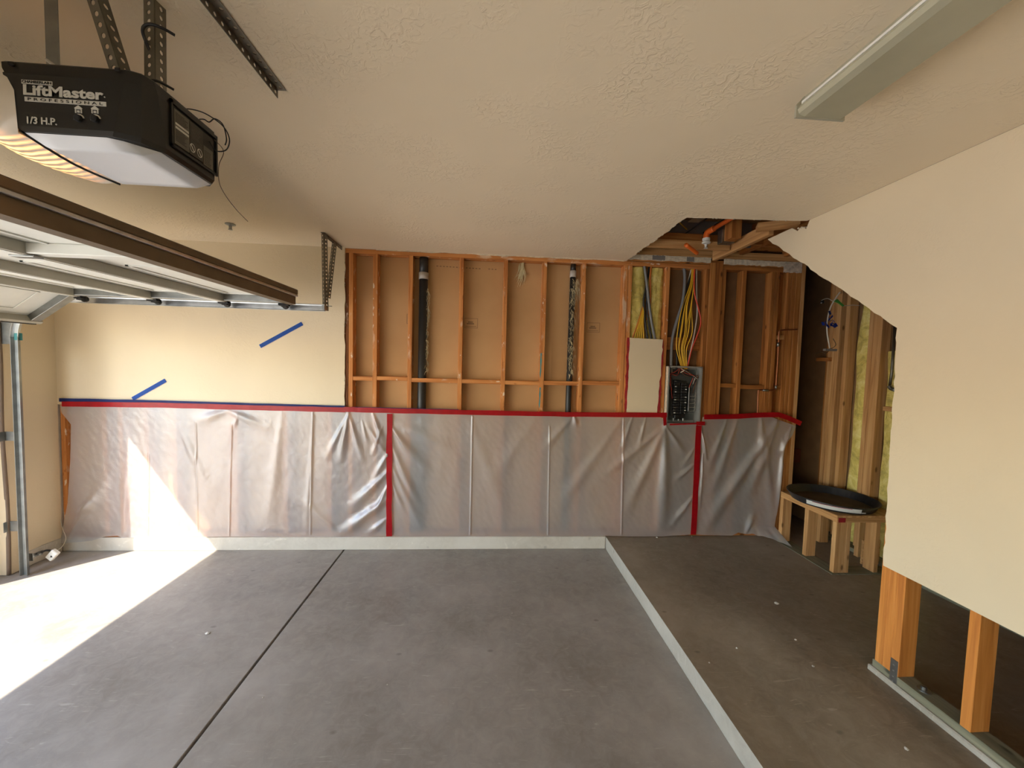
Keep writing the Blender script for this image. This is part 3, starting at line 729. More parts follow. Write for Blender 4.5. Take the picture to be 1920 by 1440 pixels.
front_text('CHAMBERLAIN', p0.x+.002, p1.z+.0018, .0085, x1_-p0.x-.004, 'black_plastic', .0001, dy=.0006)
front_text('1/3 H.P.', *[at_front(51, 231)[i] for i in (0, 2)], .0235, at_front(107, 234).x-at_front(51, 231).x, bold=.0004)
for px in (146.5, 177.5):
    q = at_front(px, 203 if px < 160 else 204)
    hs = [(q.x-.010, q.z), (q.x, q.z+.0075), (q.x+.010, q.z), (q.x+.008, q.z), (q.x+.008, q.z-.011), (q.x+.0055, q.z-.011), (q.x+.0055, q.z-.002), (q.x-.0055, q.z-.002), (q.x-.0055, q.z-.011), (q.x-.008, q.z-.011), (q.x-.008, q.z)]
    put('house_icon', prism(hs, 1, yF-.0045, yF-.003), 'lettering', OP)
    put('house_icon_dot', prism([(q.x-.003, q.z-.010), (q.x+.003, q.z-.010), (q.x+.003, q.z-.005), (q.x-.003, q.z-.005)], 1, yF-.0045, yF-.003), 'lettering', OP)
    kx, kz = q.x+.001, q.z-.0255
    arc = [(kx+.0125*math.cos(math.radians(a)), kz+.0125*math.sin(math.radians(a))) for a in range(10, 200, 14)]
    arc += [(kx+.0095*math.cos(math.radians(a)), kz+.0095*math.sin(math.radians(a))) for a in range(196, 8, -14)]
    put('dial_arc', prism(arc, 1, yF-.0045, yF-.003), 'lettering', OP)
    kb = put('adjust_dial', lathe_mesh([(.0085, yF-.003), (.0085, yF-.010), (.006, yF-.011), (.001, yF-.011)], 16, axis=1, origin=(kx, 0, kz)), 'black_matte', OP)
# screw slots on the top rim
for px in (19, 219):
    q = at_front(px, 118 if px < 100 else 129); box('screw_boss', q.x-.006, q.x+.006, yF-.005, yF-.001, q.z-.004, q.z+.004, 'black_matte', OP, bev=.001)
# rear panel (faces +x): recess rim and warning labels
xP = xR+.0015
put('panel_rim', boxes_mesh([(xP-.003, xP+.003, 1.140, 1.318, 2.448, 2.458), (xP-.003, xP+.003, 1.140, 1.318, 2.332, 2.338), (xP-.003, xP+.003, 1.140, 1.146, 2.332, 2.458), (xP-.003, xP+.003, 1.312, 1.318, 2.332, 2.458)]), 'black_plastic', OP)
lb = box('warning_label', xP-.002, xP+.0005, 1.152, 1.205, 2.345, 2.440, 'label_grey', OP, bev=0)
lb2 = box('warning_label', xP-.002, xP+.0005, 1.207, 1.258, 2.345, 2.440, 'label_dark', OP, bev=0)
lb3 = box('warning_label', xP-.002, xP+.0005, 1.260, 1.300, 2.342, 2.400, 'label_grey', OP, bev=0)
ln = [(xP, xP+.0012, 1.156, 1.156+random.uniform(.03, .044), z, z+.0014) for z in [2.355+i*.0042 for i in range(19)] if not 2.385 < z < 2.404]
put('label_print', boxes_mesh(ln), 'label_dark', lb)
put('label_stripe', boxes_mesh([(xP, xP+.0012, 1.155, 1.202, 2.388, 2.394), (xP, xP+.0012, 1.155, 1.202, 2.398, 2.404)]), 'lettering', lb)
put('label_print', boxes_mesh([(xP, xP+.0012, 1.212, 1.212+random.uniform(.028, .04), z, z+.0014) for z in [2.392+i*.0045 for i in range(9)]]), 'label_grey', lb2)
for y in (1.216, 1.244):
    rg = [(y+.0105*math.cos(math.radians(a)), 2.366+.0125*math.sin(math.radians(a))) for a in range(0, 360, 20)]
    bm = bmesh.new(); A = [bm.verts.new((xP+.001, u, v)) for u, v in rg]; B = [bm.verts.new((xP+.001, y+(u-y)*.84, 2.366+(v-2.366)*.84)) for u, v in rg]
    for i in range(18): bm.faces.new((A[i], A[(i+1) % 18], B[(i+1) % 18], B[i]))
    put('warning_ring', bm_mesh(bm), 'lettering', lb2)
    put('warning_bar', prism([(y-.007, 2.373), (y-.005, 2.375), (y+.007, 2.359), (y+.005, 2.357)], 0, xP, xP+.001), 'lettering', lb2)
put('label_print', boxes_mesh([(xP, xP+.0012, 1.264, 1.264+random.uniform(.02, .032), z, z+.0013) for z in [2.347+i*.0048 for i in range(9)]]), 'label_dark', lb3)
tube('antenna_wire', [(xP+.004, 1.300, 2.44), (xP+.02, 1.32, 2.415), (xP-.01, 1.342, 2.38), (-.912, 1.352, 2.33), (-.895, 1.355, 2.29), (-.862, 1.358, 2.245), (-.826, 1.36, 2.208)], .0011, 'brown_wire', OP, sides=5)
tube('wire_loop', [(xP, 1.285, 2.425), (xP+.01, 1.30, 2.405), (xP+.035, 1.31, 2.415), (xP+.045, 1.31, 2.450), (xP+.03, 1.30, 2.485), (xP+.0, 1.27, 2.50), (xP-.02, 1.24, 2.492), (xP-.03, 1.22, 2.478)], .0018, 'black_cable', OP, sides=6)
tube('wire_loop', [(xP-.01, 1.26, 2.476), (xP-.003, 1.27, 2.482), (xP+.008, 1.275, 2.478), (xP+.018, 1.285, 2.495), (xP+.032, 1.30, 2.487), (xP+.036, 1.31, 2.45), (xP+.03, 1.312, 2.43)], .0018, 'black_cable', OP, sides=6)
# mounting bracket on top, rail to the door header
put('mounting_bracket', prism([(-1.275, 2.474), (-1.250, 2.512), (-1.085, 2.512), (-1.06, 2.474)], 1, 1.145, 1.150), 'galv', OP)
tube('hitch_pin', [(-1.205, 1.135, 2.532), (-1.165, 1.12, 2.505), (-1.150, 1.14, 2.498)], .004, 'galv_bright', OP, k=3)
for x in (-1.235, -1.19, -1.12, -1.08): put('bracket_bolt', lathe_mesh([(.005, 1.145), (.005, 1.141), (.001, 1.140)], 8, axis=1, origin=(x, 0, 2.496)), 'angle_iron', OP)
box('drive_rail', -3.68, -1.36, 1.18, 1.215, 2.40, 2.44, 'galv', OP)

# hangers from the ceiling
o = box('hanger_strap', -1.232, -1.198, 1.158, 1.161, 2.49, CH-.002, 'galv', bev=.0005); tag(o, 'flat grey steel strap above the opener bracket, no holes in view', 'strap')
o = perf_angle('hanger_angle', (-.990, 1.115, 2.474), (-1.060, 1.105, CH-.003), (-.63, .77, 0), wdt=.030, pitch=.0265, hole=.0062); tag(o, 'slanting perforated steel angle between opener and ceiling, without cable', 'angle iron')
o = perf_angle('hanger_angle', (-.953, 1.165, 2.477), (-.950, 1.165, CH-.003), (-.63, .77, 0), wdt=.032, pitch=.0225, hole=.0055); tag(o, 'upright perforated steel angle with black cable wound round it', 'angle iron')
o = perf_angle('ceiling_angle', (-.80, .55, CH-.002), (-.80, 1.50, CH-.002), (1, 0, -1), wdt=.030, pitch=.030, hole=.0055); tag(o, 'long perforated steel angle screwed flat along the ceiling', 'angle iron')
o = tube('black_cable', [(-.985, 1.165, 2.482), (-.965, 1.150, 2.503), (-.935, 1.147, 2.506), (-.905, 1.165, 2.497)], .0035, 'black_cable', sides=8); tag(o, 'short black cable loop crossing the upright angle just above the opener', 'cable')
o = tube('black_cable', [(-.965, 1.175, 2.585), (-.972, 1.160, 2.615), (-.968, 1.145, 2.638), (-.945, 1.138, 2.648), (-.918, 1.145, 2.646), (-.900, 1.165, 2.645)], .004, 'black_cable', sides=8); tag(o, 'black cable looped round the upright angle near the ceiling', 'cable')

# ---- photo eye at the foot of the track
pe = thing('safety_sensor', 'small white photo-eye sensor on a bracket at the foot of the track', 'sensor', (-3.5, 3.2, .08))
put('bracket', boxes_mesh([(-3.61, -3.545, 3.121, 3.125, .100, .160), (-3.56, -3.556, 3.121, 3.20, .118, .150)]), 'galv', pe)
tube('wing_bolt', [(-3.552, 3.16, .135), (-3.525, 3.16, .135)], .009, 'galv', pe, k=0)
tube('bracket_arm', [(-3.556, 3.185, .134), (-3.54, 3.205, .142), (-3.515, 3.212, .138)], .008, 'black_plastic', pe, k=3)
body = put('sensor_body', box_mesh(.055, .03, .085, .005, 'sens'), 'white_plastic', pe, (-3.488, 3.205, .106), rot=(0, .72, 0))
put('arrow_mark', prism([(-3.492, .092), (-3.474, .094), (-3.485, .110)], 1, 3.1880, 3.1895), 'black_plastic', pe)
tube('sensor_wire', [(-3.475, 3.222, .13), (-3.48, 3.27, .15), (-3.56, 3.37, .17), (-3.66, 3.44, .23), (-3.688, 3.455, .30)], .0022, 'white_cable', pe, sides=5)

# ================================================================== CEILING THINGS
fx = thing('fluorescent_fixture', 'long grey-green fluorescent ceiling fixture, switched off', 'ceiling light', (1.18, .7, 2.66))
FY0, FY1 = .10, 1.345
put('housing', prism([(1.115, CH-.001), (1.098, 2.70), (1.262, 2.70), (1.262, CH-.001)], 1, FY0, FY1-.008), 'fixture_paint', fx)
put('diffuser', prism([(1.094, 2.702), (1.088, 2.690), (1.094, 2.676), (1.115, 2.668), (1.255, 2.668), (1.266, 2.676), (1.268, 2.700)], 1, FY0, FY1-.008), 'diffuser', fx, label='ribbed diffuser')
put('edge_reflection', boxes_mesh([(1.092, 1.097, FY0, FY1-.02, 2.703, 2.711)]), 'white_plastic', fx, label='pale strip in place of the edge reflection')  # white strip stands in for light reflected along the left edge
for y in (FY0-.004, FY1-.008): put('end_cap', prism([(1.112, CH-.001), (1.084, 2.706), (1.084, 2.664), (1.27, 2.664), (1.27, CH-.001)], 1, y, y+.008), 'fixture_paint', fx)
sh = thing('fire_sprinkler', 'small pendent sprinkler head on the plastered ceiling', 'sprinkler', (-1.948, 3.0, 2.69))
put('escutcheon', lathe_mesh([(.034, CH-.001), (.034, CH-.006), (.018, CH-.012), (.012, CH-.012)], 20, origin=(-1.948, 3.0, 0)), 'galv', sh)
put('frame', boxes_mesh([(-1.958, -1.954, 2.997, 3.003, 2.70, 2.73), (-1.942, -1.938, 2.997, 3.003, 2.70, 2.73), (-1.951, -1.945, 2.997, 3.003, 2.70, 2.73)]), 'galv', sh)
put('deflector', lathe_mesh([(.001, 2.697), (.014, 2.697), (.014, 2.70), (.001, 2.701)], 12, origin=(-1.948, 3.0, 0)), 'galv', sh)
# orange sprinkler pipe in the ceiling hole
op = thing('sprinkler_pipe', 'orange plastic sprinkler pipe with white head in the ceiling hole', 'pipe', (1.80, 3.1, 2.78))
tube('pipe', [(1.835, 1.7, 2.915), (1.82, 3.10, 2.905)], .018, 'orange_pipe', op, sides=14, k=0)
put('pipe_elbow', tube_mesh([(1.822, 3.04, 2.906), (1.812, 3.10, 2.903), (1.805, 3.115, 2.885), (1.803, 3.115, 2.850)], .024, 12, 4), 'orange_pipe', op, smooth=True)
put('sprinkler_head', lathe_mesh([(.030, 2.850), (.030, 2.832), (.024, 2.828), (.036, 2.815), (.034, 2.806), (.012, 2.80), (.008, 2.775), (.016, 2.770), (.016, 2.766), (.001, 2.765)], 18, origin=(1.803, 3.115, 0)), 'white_plastic', op, label='white sprinkler head')
stub = tube('pipe_stub', [PB(1286, 459, -.46), PB(1297, 467, -.41), PB(1307, 475, -.37)], .016, 'orange_pipe', sides=12, k=3); tag(stub, 'short orange pipe stub poking out beside the white sprinkler head', 'pipe')
for i, (a, b_, r, c_, lab) in enumerate([((1322, 412), (1274, 446), .006, 'black_cable', 'black cable running through the ceiling hole left of the orange pipe'), ((1358, 412), (1312, 441), .010, 'black_cable', 'thick black cable lying against the orange pipe in the ceiling hole'),
                                    ((1273, 416), (1300, 442), .005, 'yellow_cable', 'thin yellow cable crossing the joist bay in the ceiling hole')]):
    p0 = onp(*a, 2, 2.93+.02*i); p1 = onp(*b_, 2, 2.93+.02*i); o = tube('electrical_cable', [p0+(p0-p1)*.6, p0, p1, p1+(p1-p0)*.2], r, c_, sides=6); tag(o, lab, 'cable')

# ================================================================== THINGS ON AND IN THE BACK WALL
# ---- breaker panel
px0, px1, pz0, pz1, pf, pb = 1.696, 2.031, 1.222, 1.775, D-.022, D+.075
ep = thing('breaker_panel', 'open grey breaker panel with two columns of black breakers', 'breaker panel', (1.87, D, 1.222))
tk = .006
put('enclosure', boxes_mesh([(px0, px0+tk, pf, pb, pz0, pz1), (px1-tk, px1, pf, pb, pz0, pz1), (px0, px1, pf, pb, pz1-tk, pz1), (px0, px1, pf, pb, pz0, pz0+tk), (px0, px1, pb-.003, pb, pz0, pz1),
     (px0, px0+.014, pf-.001, pf+.002, pz0, pz1), (px1-.014, px1, pf-.001, pf+.002, pz0, pz1), (px0, px1, pf-.001, pf+.002, pz1-.014, pz1), (px0, px1, pf-.001, pf+.002, pz0, pz0+.012)]), 'panel_grey', ep)
box('interior_plate', px0+.02, px1-.02, pb-.012, pb-.006, pz0+.03, pz1-.03, 'panel_inside', ep, bev=0)
box('side_coat', px0-.0015, px0, pf, pb-.05, pz0+.01, pz1-.005, 'drywall_edge', ep, bev=0, label='dried white plaster on the side')
box('bus_pan', px0+.075, px1-.115, pb-.03, pb-.012, pz0+.07, pz1-.14, 'label_dark', ep, bev=.002)
bw = .062
for cidx, cx in enumerate((px0+.082, px0+.154)):
    for i in range(13):
        z = pz0+.095+i*.0252
        if cidx == 1 and i > 11: continue
        bk = box('breaker', cx, cx+bw, pb-.062, pb-.03, z, z+.0225, 'breaker_black', ep, bev=.002)
        sx = cx+.008 if cidx == 0 else cx+bw-.024
        box('switch', sx, sx+.014, pb-.070, pb-.062, z+.006, z+.016, 'breaker_black' if i % 4 == 3 else 'lettering' if (i*7+cidx*3) % 5 < 2 else 'label_grey', bk, bev=.001)
box('main_breaker', px0+.10, px0+.17, pb-.066, pb-.03, pz0+.045, pz0+.088, 'black_plastic', ep, bev=.003)
for x in (px0+.088, px0+.14, px0+.185): box('lug', x, x+.015, pb-.060, pb-.03, pz0+.028, pz0+.055, 'galv', ep, bev=.002)
nb = box('neutral_bar', px1-.098, px1-.085, pb-.05, pb-.02, pz0+.12, pz1-.20, 'galv', ep, bev=.002)
for i in range(11):
    z = pz0+.105+i*.018; tube('panel_wire', [(px1-.092, pb-.045, z), (px1-.06, pb-.05, z+.002), (px1-.03, pb-.045, z+.006+.004*(i % 3)), (px1-.022, pb-.04, z+.06)], .0022, 'white_cable' if i % 2 else 'grey_cable', ep, sides=5, k=3)
rnd = random.Random(5)
for i in range(13):
    x0 = px0+.12+rnd.uniform(-.02, .05); xe = rnd.choice([px0+.03, px0+.045, px1-.03, px1-.045, px1-.07]); zz = pz1-.02
    zt = rnd.uniform(pz0+.2, pz1-.14)
    tube('panel_wire', [(x0, pb-.05, zz), (x0+(xe-x0)*.35, pf+.035, zz-rnd.uniform(.03, .07)), (xe, pf+.03, zz-rnd.uniform(.05, .10)), (xe+rnd.uniform(-.008, .008), pb-.05, (zz+zt)/2), (xe+(px0+.10-xe if xe < 1.87 else -.05)*.6, pb-.045, zt)], .0028, rnd.choice(['black_cable', 'black_cable', 'white_cable', 'red_cable', 'copper', 'grey_cable']), ep, sides=5, k=4)
tube('panel_wire', [(px0+.13, pf+.02, pz1-.06), (px0+.155, pf+.015, pz1-.045), (px0+.165, pf+.02, pz1-.035)], .005, 'white_cable', ep, k=3)

# ---- cables above the panel
GC = 'electrical cables in the stud bays'
def cable(pts, r, mat, lab, grp=GC, sides=8):
    o = tube('electrical_cable', pts, r, mat, sides=sides, k=6); tag(o, lab, 'cable', grp); return o
def bp_(x, y, d=.045): return tuple(PB(x, y, d))
ry = random.Random(31)
for k in range(8):
    o1, o2 = ry.uniform(-5, 5), ry.uniform(-4, 4); b1 = -15+k*4.2
    cable([bp_(1297+k*.9, 492, .05+.004*(k % 3)), bp_(1297+k*.7+o1*.4, 530, .045), bp_(1291+b1*.45+o1, 575, .03+.006*(k % 2)), bp_(1284+b1*.7+o2, 622, .02+.006*(k % 3)), bp_(1278+b1*.5+o2*.5, 655, .03), bp_(1279+k*1.3, 692, .035)], .005, 'yellow_cable', 'yellow sheathed cable fanning down into the open breaker panel')
cable([bp_(1303, 492, .05), bp_(1302, 545, .03), bp_(1310, 580, .015), bp_(1314, 605, .01), bp_(1306, 632, .02), bp_(1297, 655, .03), bp_(1288, 692, .04)], .006, 'red_cable', 'red cable bowing out to the right above the breaker panel')
cable([bp_(1306, 492, .06), bp_(1306, 545, .05), bp_(1307, 590, .05), bp_(1299, 640, .04), bp_(1287, 692, .05)], .0065, 'white_cable', 'white cable dropping straight beside the red one to the panel')
cable([bp_(1280, 492, .05), bp_(1284, 520, .045), bp_(1280, 565, .04), bp_(1268, 605, .04), bp_(1260, 640, .045), bp_(1258, 700, .05)], .014, 'grey_cable', 'thick grey cable left of the yellow bundle above the panel')
cable([bp_(1302, 492, .055), bp_(1296, 515, .06), bp_(1285, 550, .06), bp_(1277, 600, .06), bp_(1270, 650, .065), bp_(1269, 700, .065)], .010, 'black_cable', 'thick black cable crossing behind the grey one above the panel')
cable([bp_(1298, 492, .06), bp_(1296, 505, .065), bp_(1290, 530, .07)], .007, 'white_cable', 'short white cable end at the top plate above the panel')
# bay with insulation behind
cable([bp_(1207, 492, .03), bp_(1212, 525, .02), bp_(1217, 570, .02), bp_(1222, 605, .02), bp_(1229, 640, .03)], .012, 'grey_cable', 'thick grey cable slanting across the yellow insulation')
cable([bp_(1219, 492, .04), bp_(1213, 530, .04), bp_(1207, 565, .035), bp_(1209, 600, .03), bp_(1215, 640, .03)], .010, 'black_cable', 'black cable crossing under the grey one over the insulation')
cable([bp_(1212, 545, .045), bp_(1214, 590, .04), bp_(1222, 640, .035)], .009, 'black_cable', 'second black cable ending behind the cream drywall scrap')
cable([bp_(1222, 492, .035), bp_(1219, 520, .035), bp_(1219, 570, .04), bp_(1213, 600, .045)], .009, 'orange_cable', 'orange-brown cable at the top plate over the insulation')
for k in range(6):
    cable([bp_(1211-k*.5, 560, .05), bp_(1204+k*.6, 580, .03), bp_(1196+k*2.0, 605, .02), bp_(1184+k*4.6, 640, .02)], .0055, 'yellow_cable' if k else 'orange_cable', 'yellow sheathed cable fanning out behind the cream drywall scrap' if k else 'orange cable at the edge of the yellow fan behind the drywall scrap')
# insulation in that bay
def batt_y(x0, x1, z0, z1, y, seed, lab):
    bm = bmesh.new(); nz, nx = 40, 10; G = []
    for i in range(nz+1):
        row = []
        for j in range(nx+1):
            s = j/nx; zz = z0+(z1-z0)*i/nz; w_ = .012*noise.noise(Vector((zz*6, seed, s)))
            row.append(bm.verts.new((x0+(x1-x0)*s+w_, y-.045*math.sin(math.pi*s)**.5*(.7+.5*noise.noise(Vector((zz*5, s*4, seed)))), zz)))
        G.append(row)
    for i in range(nz):
        for j in range(nx): bm.faces.new((G[i][j], G[i][j+1], G[i+1][j+1], G[i+1][j]))
    o = put('insulation_batt', bm_mesh(bm), 'fibreglass', smooth=True); tag(o, lab, 'insulation'); return o
batt_y(1.324, 1.47, 1.32, 2.695, SY1-.028, 3, 'olive-yellow fibreglass batt left of the crossing grey cable')
batt_y(1.50, 1.648, 1.32, 2.695, SY1-.028, 9, 'bright yellow fibreglass batt right of the crossing grey cable')

# ---- black drain pipes
def drain(x0, x1, r, zb, lab, top_r):
    t_ = thing('drain_pipe', lab, 'pipe', (x0, SY0+.045, .158)); y = SY0+.048
    tube('pipe', [(x0, y, .16), (x1, y, zb)], r, 'abs_pipe', t_, sides=20, k=0)
    tube('coupling_band', [(x1, y, zb-.002), (x1, y, zb+.058)], r*1.12, 'pipe_band', t_, sides=20, k=0, label='pale band round the pipe')
    tube('upper_pipe', [(x1, y, zb+.055), (x1, y, 2.698)], r*top_r, 'abs_pipe', t_, sides=20, k=0)
    return t_
d1 = drain(-.612, -.608, .039, 2.505, 'thick black drain pipe with pale band in a wide stud bay', 1.02)
d2 = drain(.768, .773, .027, 2.580, 'thinner black drain pipe smeared with shreds of insulation', .93)
def shreds(parent, n, x, y, z0, z1, seed, spread, size):
    rnd = random.Random(seed); bm = bmesh.new()
    for i in range(n):
        z = rnd.uniform(z0, z1); a = Vector((x+rnd.gauss(0, spread), y+rnd.uniform(-.006, .004), z)); L = rnd.uniform(.3, 1)*size
        d = Vector((rnd.uniform(-.4, .6), rnd.uniform(-.3, .1), -1)).normalized()
        tube_mesh([a, a+d*L*.5+Vector((rnd.uniform(-.004, .004), 0, 0)), a+d*L], [.0015, .0010, .0006], 4, 2, bm)
    return put('insulation_shreds', bm_mesh(bm), 'fibre_tuft', parent, kind='stuff', label='pale shreds of fibreglass')
shreds(d1, 110, -.563, SY0+.03, 1.66, 2.45, 3, .007, .045)
shreds(d2, 190, .775, SY0+.02, 1.66, 2.56, 4, .016, .05)
shreds(d2, 30, .81, SY0+.02, 2.42, 2.56, 6, .012, .09)
rnd = random.Random(8); bm = bmesh.new()
for i in range(46):
    a = PB(979+rnd.gauss(0, 2), rnd.uniform(488, 512), .085); d = Vector((rnd.gauss(-.12, .22), -.05, -1)).normalized(); L = rnd.uniform(.05, .15)
    tube_mesh([a, a+d*L*.5+Vector((rnd.uniform(-.012, .012), -.004, 0)), a+d*L+Vector((rnd.uniform(-.02, .012), 0, 0))], [.004, .0025, .001], 4, 3, bm)
o = put('insulation_tuft', bm_mesh(bm), 'fibre_tuft'); tag(o, 'hanging tuft of pale fibreglass stuck to brown paper', 'insulation')

# ---- copper water pipe, right
cp = thing('copper_pipe', 'bent copper water pipe running down the studs right of the panel', 'pipe', (2.78, D, 1.3))
tube('pipe', [PB(1494, 618, .0), PB(1466, 619, .0), PB(1461, 623, .0), PB(1460, 640, .0), PB(1458, 680, .0), PB(1455, 722, .0), PB(1454, 729, .0), PB(1448, 732, .0), PB(1425, 731, .0), PB(1422, 735, .0), PB(1421, 755, .0), PB(1420, 790, .0)], .0075, 'copper', cp, sides=10, k=3)
for a, b_ in (((1459, 642), (1458.5, 650)), ((1440, 732), (1430, 731.5)), ((1455, 723), (1454.6, 729))): tube('coupling', [PB(*a, .0), PB(*b_, .0)], .0105, 'galv', cp, k=0)
cp2 = thing('iron_pipe', 'dark iron pipe with elbow on the closet wall beside the cut drywall', 'pipe', (XC, 2.9, 1.4))
qq = [onp(1678, 612, 0, XC-.02), onp(1672, 700, 0, XC-.02), onp(1668, 724, 0, XC-.02)]
tube('pipe', qq, .010, 'angle_iron', cp2, k=0); tube('elbow', [qq[2], qq[2]+Vector((0, -.015, -.02)), qq[2]+Vector((0, -.05, -.03))], .016, 'galv', cp2, k=3)

# ---- loose wires hanging in the closet
hw = thing('hanging_wires', 'tangle of loose wires with a green strip hanging in the closet', 'wires', (3.2, 3.4, 1.8))
def hp(x, y, dy=0.0): return tuple(onp(x, y, 1, 3.30+dy))
tube('grey_wire', [hp(1575, 548), hp(1565, 562), hp(1556, 580), hp(1551, 605), hp(1551, 625), hp(1556, 653)], .006, 'white_cable', hw)
tube('bare_wire', [hp(1540, 564), hp(1545, 561), hp(1553, 560), hp(1562, 565)], .003, 'white_cable', hw)
put('wire_cap', lathe_mesh([(.001, -.016), (.012, -.014), (.014, .0), (.010, .012), (.001, .014)], 12, origin=hp(1542, 566)), 'black_matte', hw, smooth=True)
put('wire_cap_shine', lathe_mesh([(.001, -.006), (.006, -.004), (.006, .003), (.001, .005)], 10, origin=hp(1540, 568, -.012)), 'galv_bright', hw)
P_ = [hp(1562, 565), hp(1569, 561), hp(1574, 566), hp(1582, 573), hp(1579, 575), hp(1571, 569)]
put('green_strip', prism([(p[0], p[2]) for p in P_], 1, 3.292, 3.298), 'green_wire', hw)
tube('brown_wire', [hp(1581, 573), hp(1588, 573), hp(1600, 572), hp(1612, 573)], .003, 'white_cable', hw)
tube('brown_wire', [hp(1562, 635), hp(1566, 642), hp(1567, 647), hp(1562, 652), hp(1556, 654)], .003, 'brown_wire', hw)
tube('bare_wire', [hp(1530, 663), hp(1540, 660), hp(1548, 663), hp(1556, 655)], .0025, 'brown_wire', hw)
put('box_plate', boxes_mesh([(hp(1545, 655)[0], hp(1566, 655)[0], 3.28, 3.31, hp(1550, 658)[2], hp(1550, 654)[2])]), 'grey_board', hw)
rnd = random.Random(12); bm = bmesh.new()
for i in range(16):
    c = Vector(hp(1556+rnd.gauss(0, 5), 604+rnd.gauss(0, 8), -.01)); a = Vector((rnd.uniform(-1, 1), rnd.uniform(-.4, .4), rnd.uniform(-1, 1)))*.022
    b2 = Vector((rnd.uniform(-1, 1), rnd.uniform(-.4, .4), rnd.uniform(-1, 1)))*.022
    v = [bm.verts.new(c-a), bm.verts.new(c+b2), bm.verts.new(c+a), bm.verts.new(c-b2)]; bm.faces.new(v)
bmesh.ops.solidify(bm, geom=list(bm.faces), thickness=.004)
put('blue_scrap', bm_mesh(bm), 'blue_plastic', hw, label='crumpled blue plastic scrap')

# ================================================================== SHEETING AND TAPE
def seg_d(px, pz, a, b_):
    ax, az, bx_, bz = a[0], a[1], b_[0], b_[1]; dx, dz = bx_-ax, bz-az; L2 = dx*dx+dz*dz
    s = max(0, min(1, ((px-ax)*dx+(pz-az)*dz)/L2)); qx, qz = ax+dx*s, az+dz*s
    sd = ((px-ax)*dz-(pz-az)*dx)/math.sqrt(L2)
    return math.hypot(px-qx, pz-qz), s, sd
def XZ(px, py): p = PB(px, py); return (p.x, p.z)
def sheet(name, left, right, top, bottom, ridges, seed, lab, NU=520, NV=100, amp=.004, extra=None, creases=()):
    """left/right: x as a function of v (0 top, 1 bottom); top/bottom: z as a function of u; ridges: folds pulled in the film"""
    R = [(XZ(*a), XZ(*b_), am, wd) for a, b_, am, wd in ridges]; Cr = [(XZ(*a), XZ(*b_), am) for a, b_, am in creases]
    bm = bmesh.new(); G = []
    for i in range(NU+1):
        col = []; u = i/NU
        for j in range(NV+1):
            v = j/NV; xl, xr_ = left(v), right(v); x = xl+(xr_-xl)*u; zt, zb = top(u), bottom(u); z = zt+(zb-zt)*v
            y = 0.0
            for a, b_, am, wd in R:
                d, s, sd = seg_d(x, z, a, b_); w_ = wd*(.35+.65*s)
                y -= .8*am*math.exp(-(d/w_)**2)*min(1, .25+2*s)*(1-.7*max(0, s-.6)/.4)
            for a, b_, am in Cr:
                d, s, sd = seg_d(x, z, a, b_)
                if d < .03: y -= am*math.exp(-(d/.006)**2)
            fade = min(1, v*7)*.8+.2
            y -= fade*amp*(1+noise.noise(Vector((x*3.1, z*2.0, seed))) + .6*noise.noise(Vector((x*9, z*5, seed+3))) + .35*noise.noise(Vector((x*24+z*9, z*17, seed+7))))
            p = Vector((x, D-.010+y, z))
            if extra: p = extra(p, u, v)
            col.append(bm.verts.new(p))
        G.append(col)
    for i in range(NU):
        for j in range(NV): bm.faces.new((G[i][j], G[i][j+1], G[i+1][j+1], G[i+1][j]))
    me = bm_mesh(bm); o = put(name, me, 'polythene', smooth=True); tag(o, lab, 'plastic sheet', 'polythene sheets masking the lower back wall'); return o
def interp(tab):
    def f(s):
        for (a, va), (b_, vb) in zip(tab, tab[1:]):
            if s <= b_: return va+(vb-va)*(s-a)/(b_-a)
        return tab[-1][1]
    return f
jx = lambda seed, am: (lambda v: am*noise.noise(Vector((v*7, seed, 0))))
def lft(v): return interp([(0, -3.665), (.05, -3.655), (.13, -3.585), (.25, -3.590), (.7, -3.630), (.94, -3.690), (1, -3.70)])(v)
def bt1(u): return interp([(0, .075), (.09, .10), (.13, .138), (.165, .145), (.18, .125), (.25, .132), (.5, .135), (.8, .128), (1, .134)])(u)
rid1 = [((732, 860), (690, 800), .022, .035), ((732, 880), (660, 950), .035, .05), ((732, 930), (640, 1000), .04, .055), ((734, 840), (700, 900), .02, .03), ((700, 775), (722, 835), .025, .03),
        ((655, 775), (640, 860), .03, .035), ((655, 775), (615, 855), .018, .03), ((655, 775), (680, 860), .018, .03), ((590, 775), (575, 1000), .012, .03), ((430, 770), (500, 800), .02, .05), ((430, 770), (370, 790), .02, .05),
        ((530, 775), (505, 990), .016, .07), ((340, 800), (400, 930), .014, .06), ((150, 960), (180, 940), .025, .05), ((640, 1000), (560, 930), .018, .05), ((130, 1010), (200, 900), .02, .05), ((235, 1000), (243, 850), .012, .05),
        ((718, 800), (700, 850), .018, .02), ((730, 905), (705, 960), .022, .025), ((728, 970), (690, 1000), .02, .03), ((680, 790), (690, 830), .012, .02), ((450, 775), (440, 800), .012, .02)]
cr1 = [((437, 795), (432, 1003), .006), ((588, 775), (584, 1000), .008), ((282, 850), (280, 1000), .004), ((370, 790), (373, 995), .004)]
sheet('plastic_sheet', lft, lambda v: -.868+jx(1, .006)(v), lambda u: interp([(0, 1.286), (.02, 1.31), (.3, 1.315), (1, 1.285)])(u), bt1, rid1, 1.7, 'translucent plastic sheet under the cream drywall, lit by the sun patch', creases=cr1)
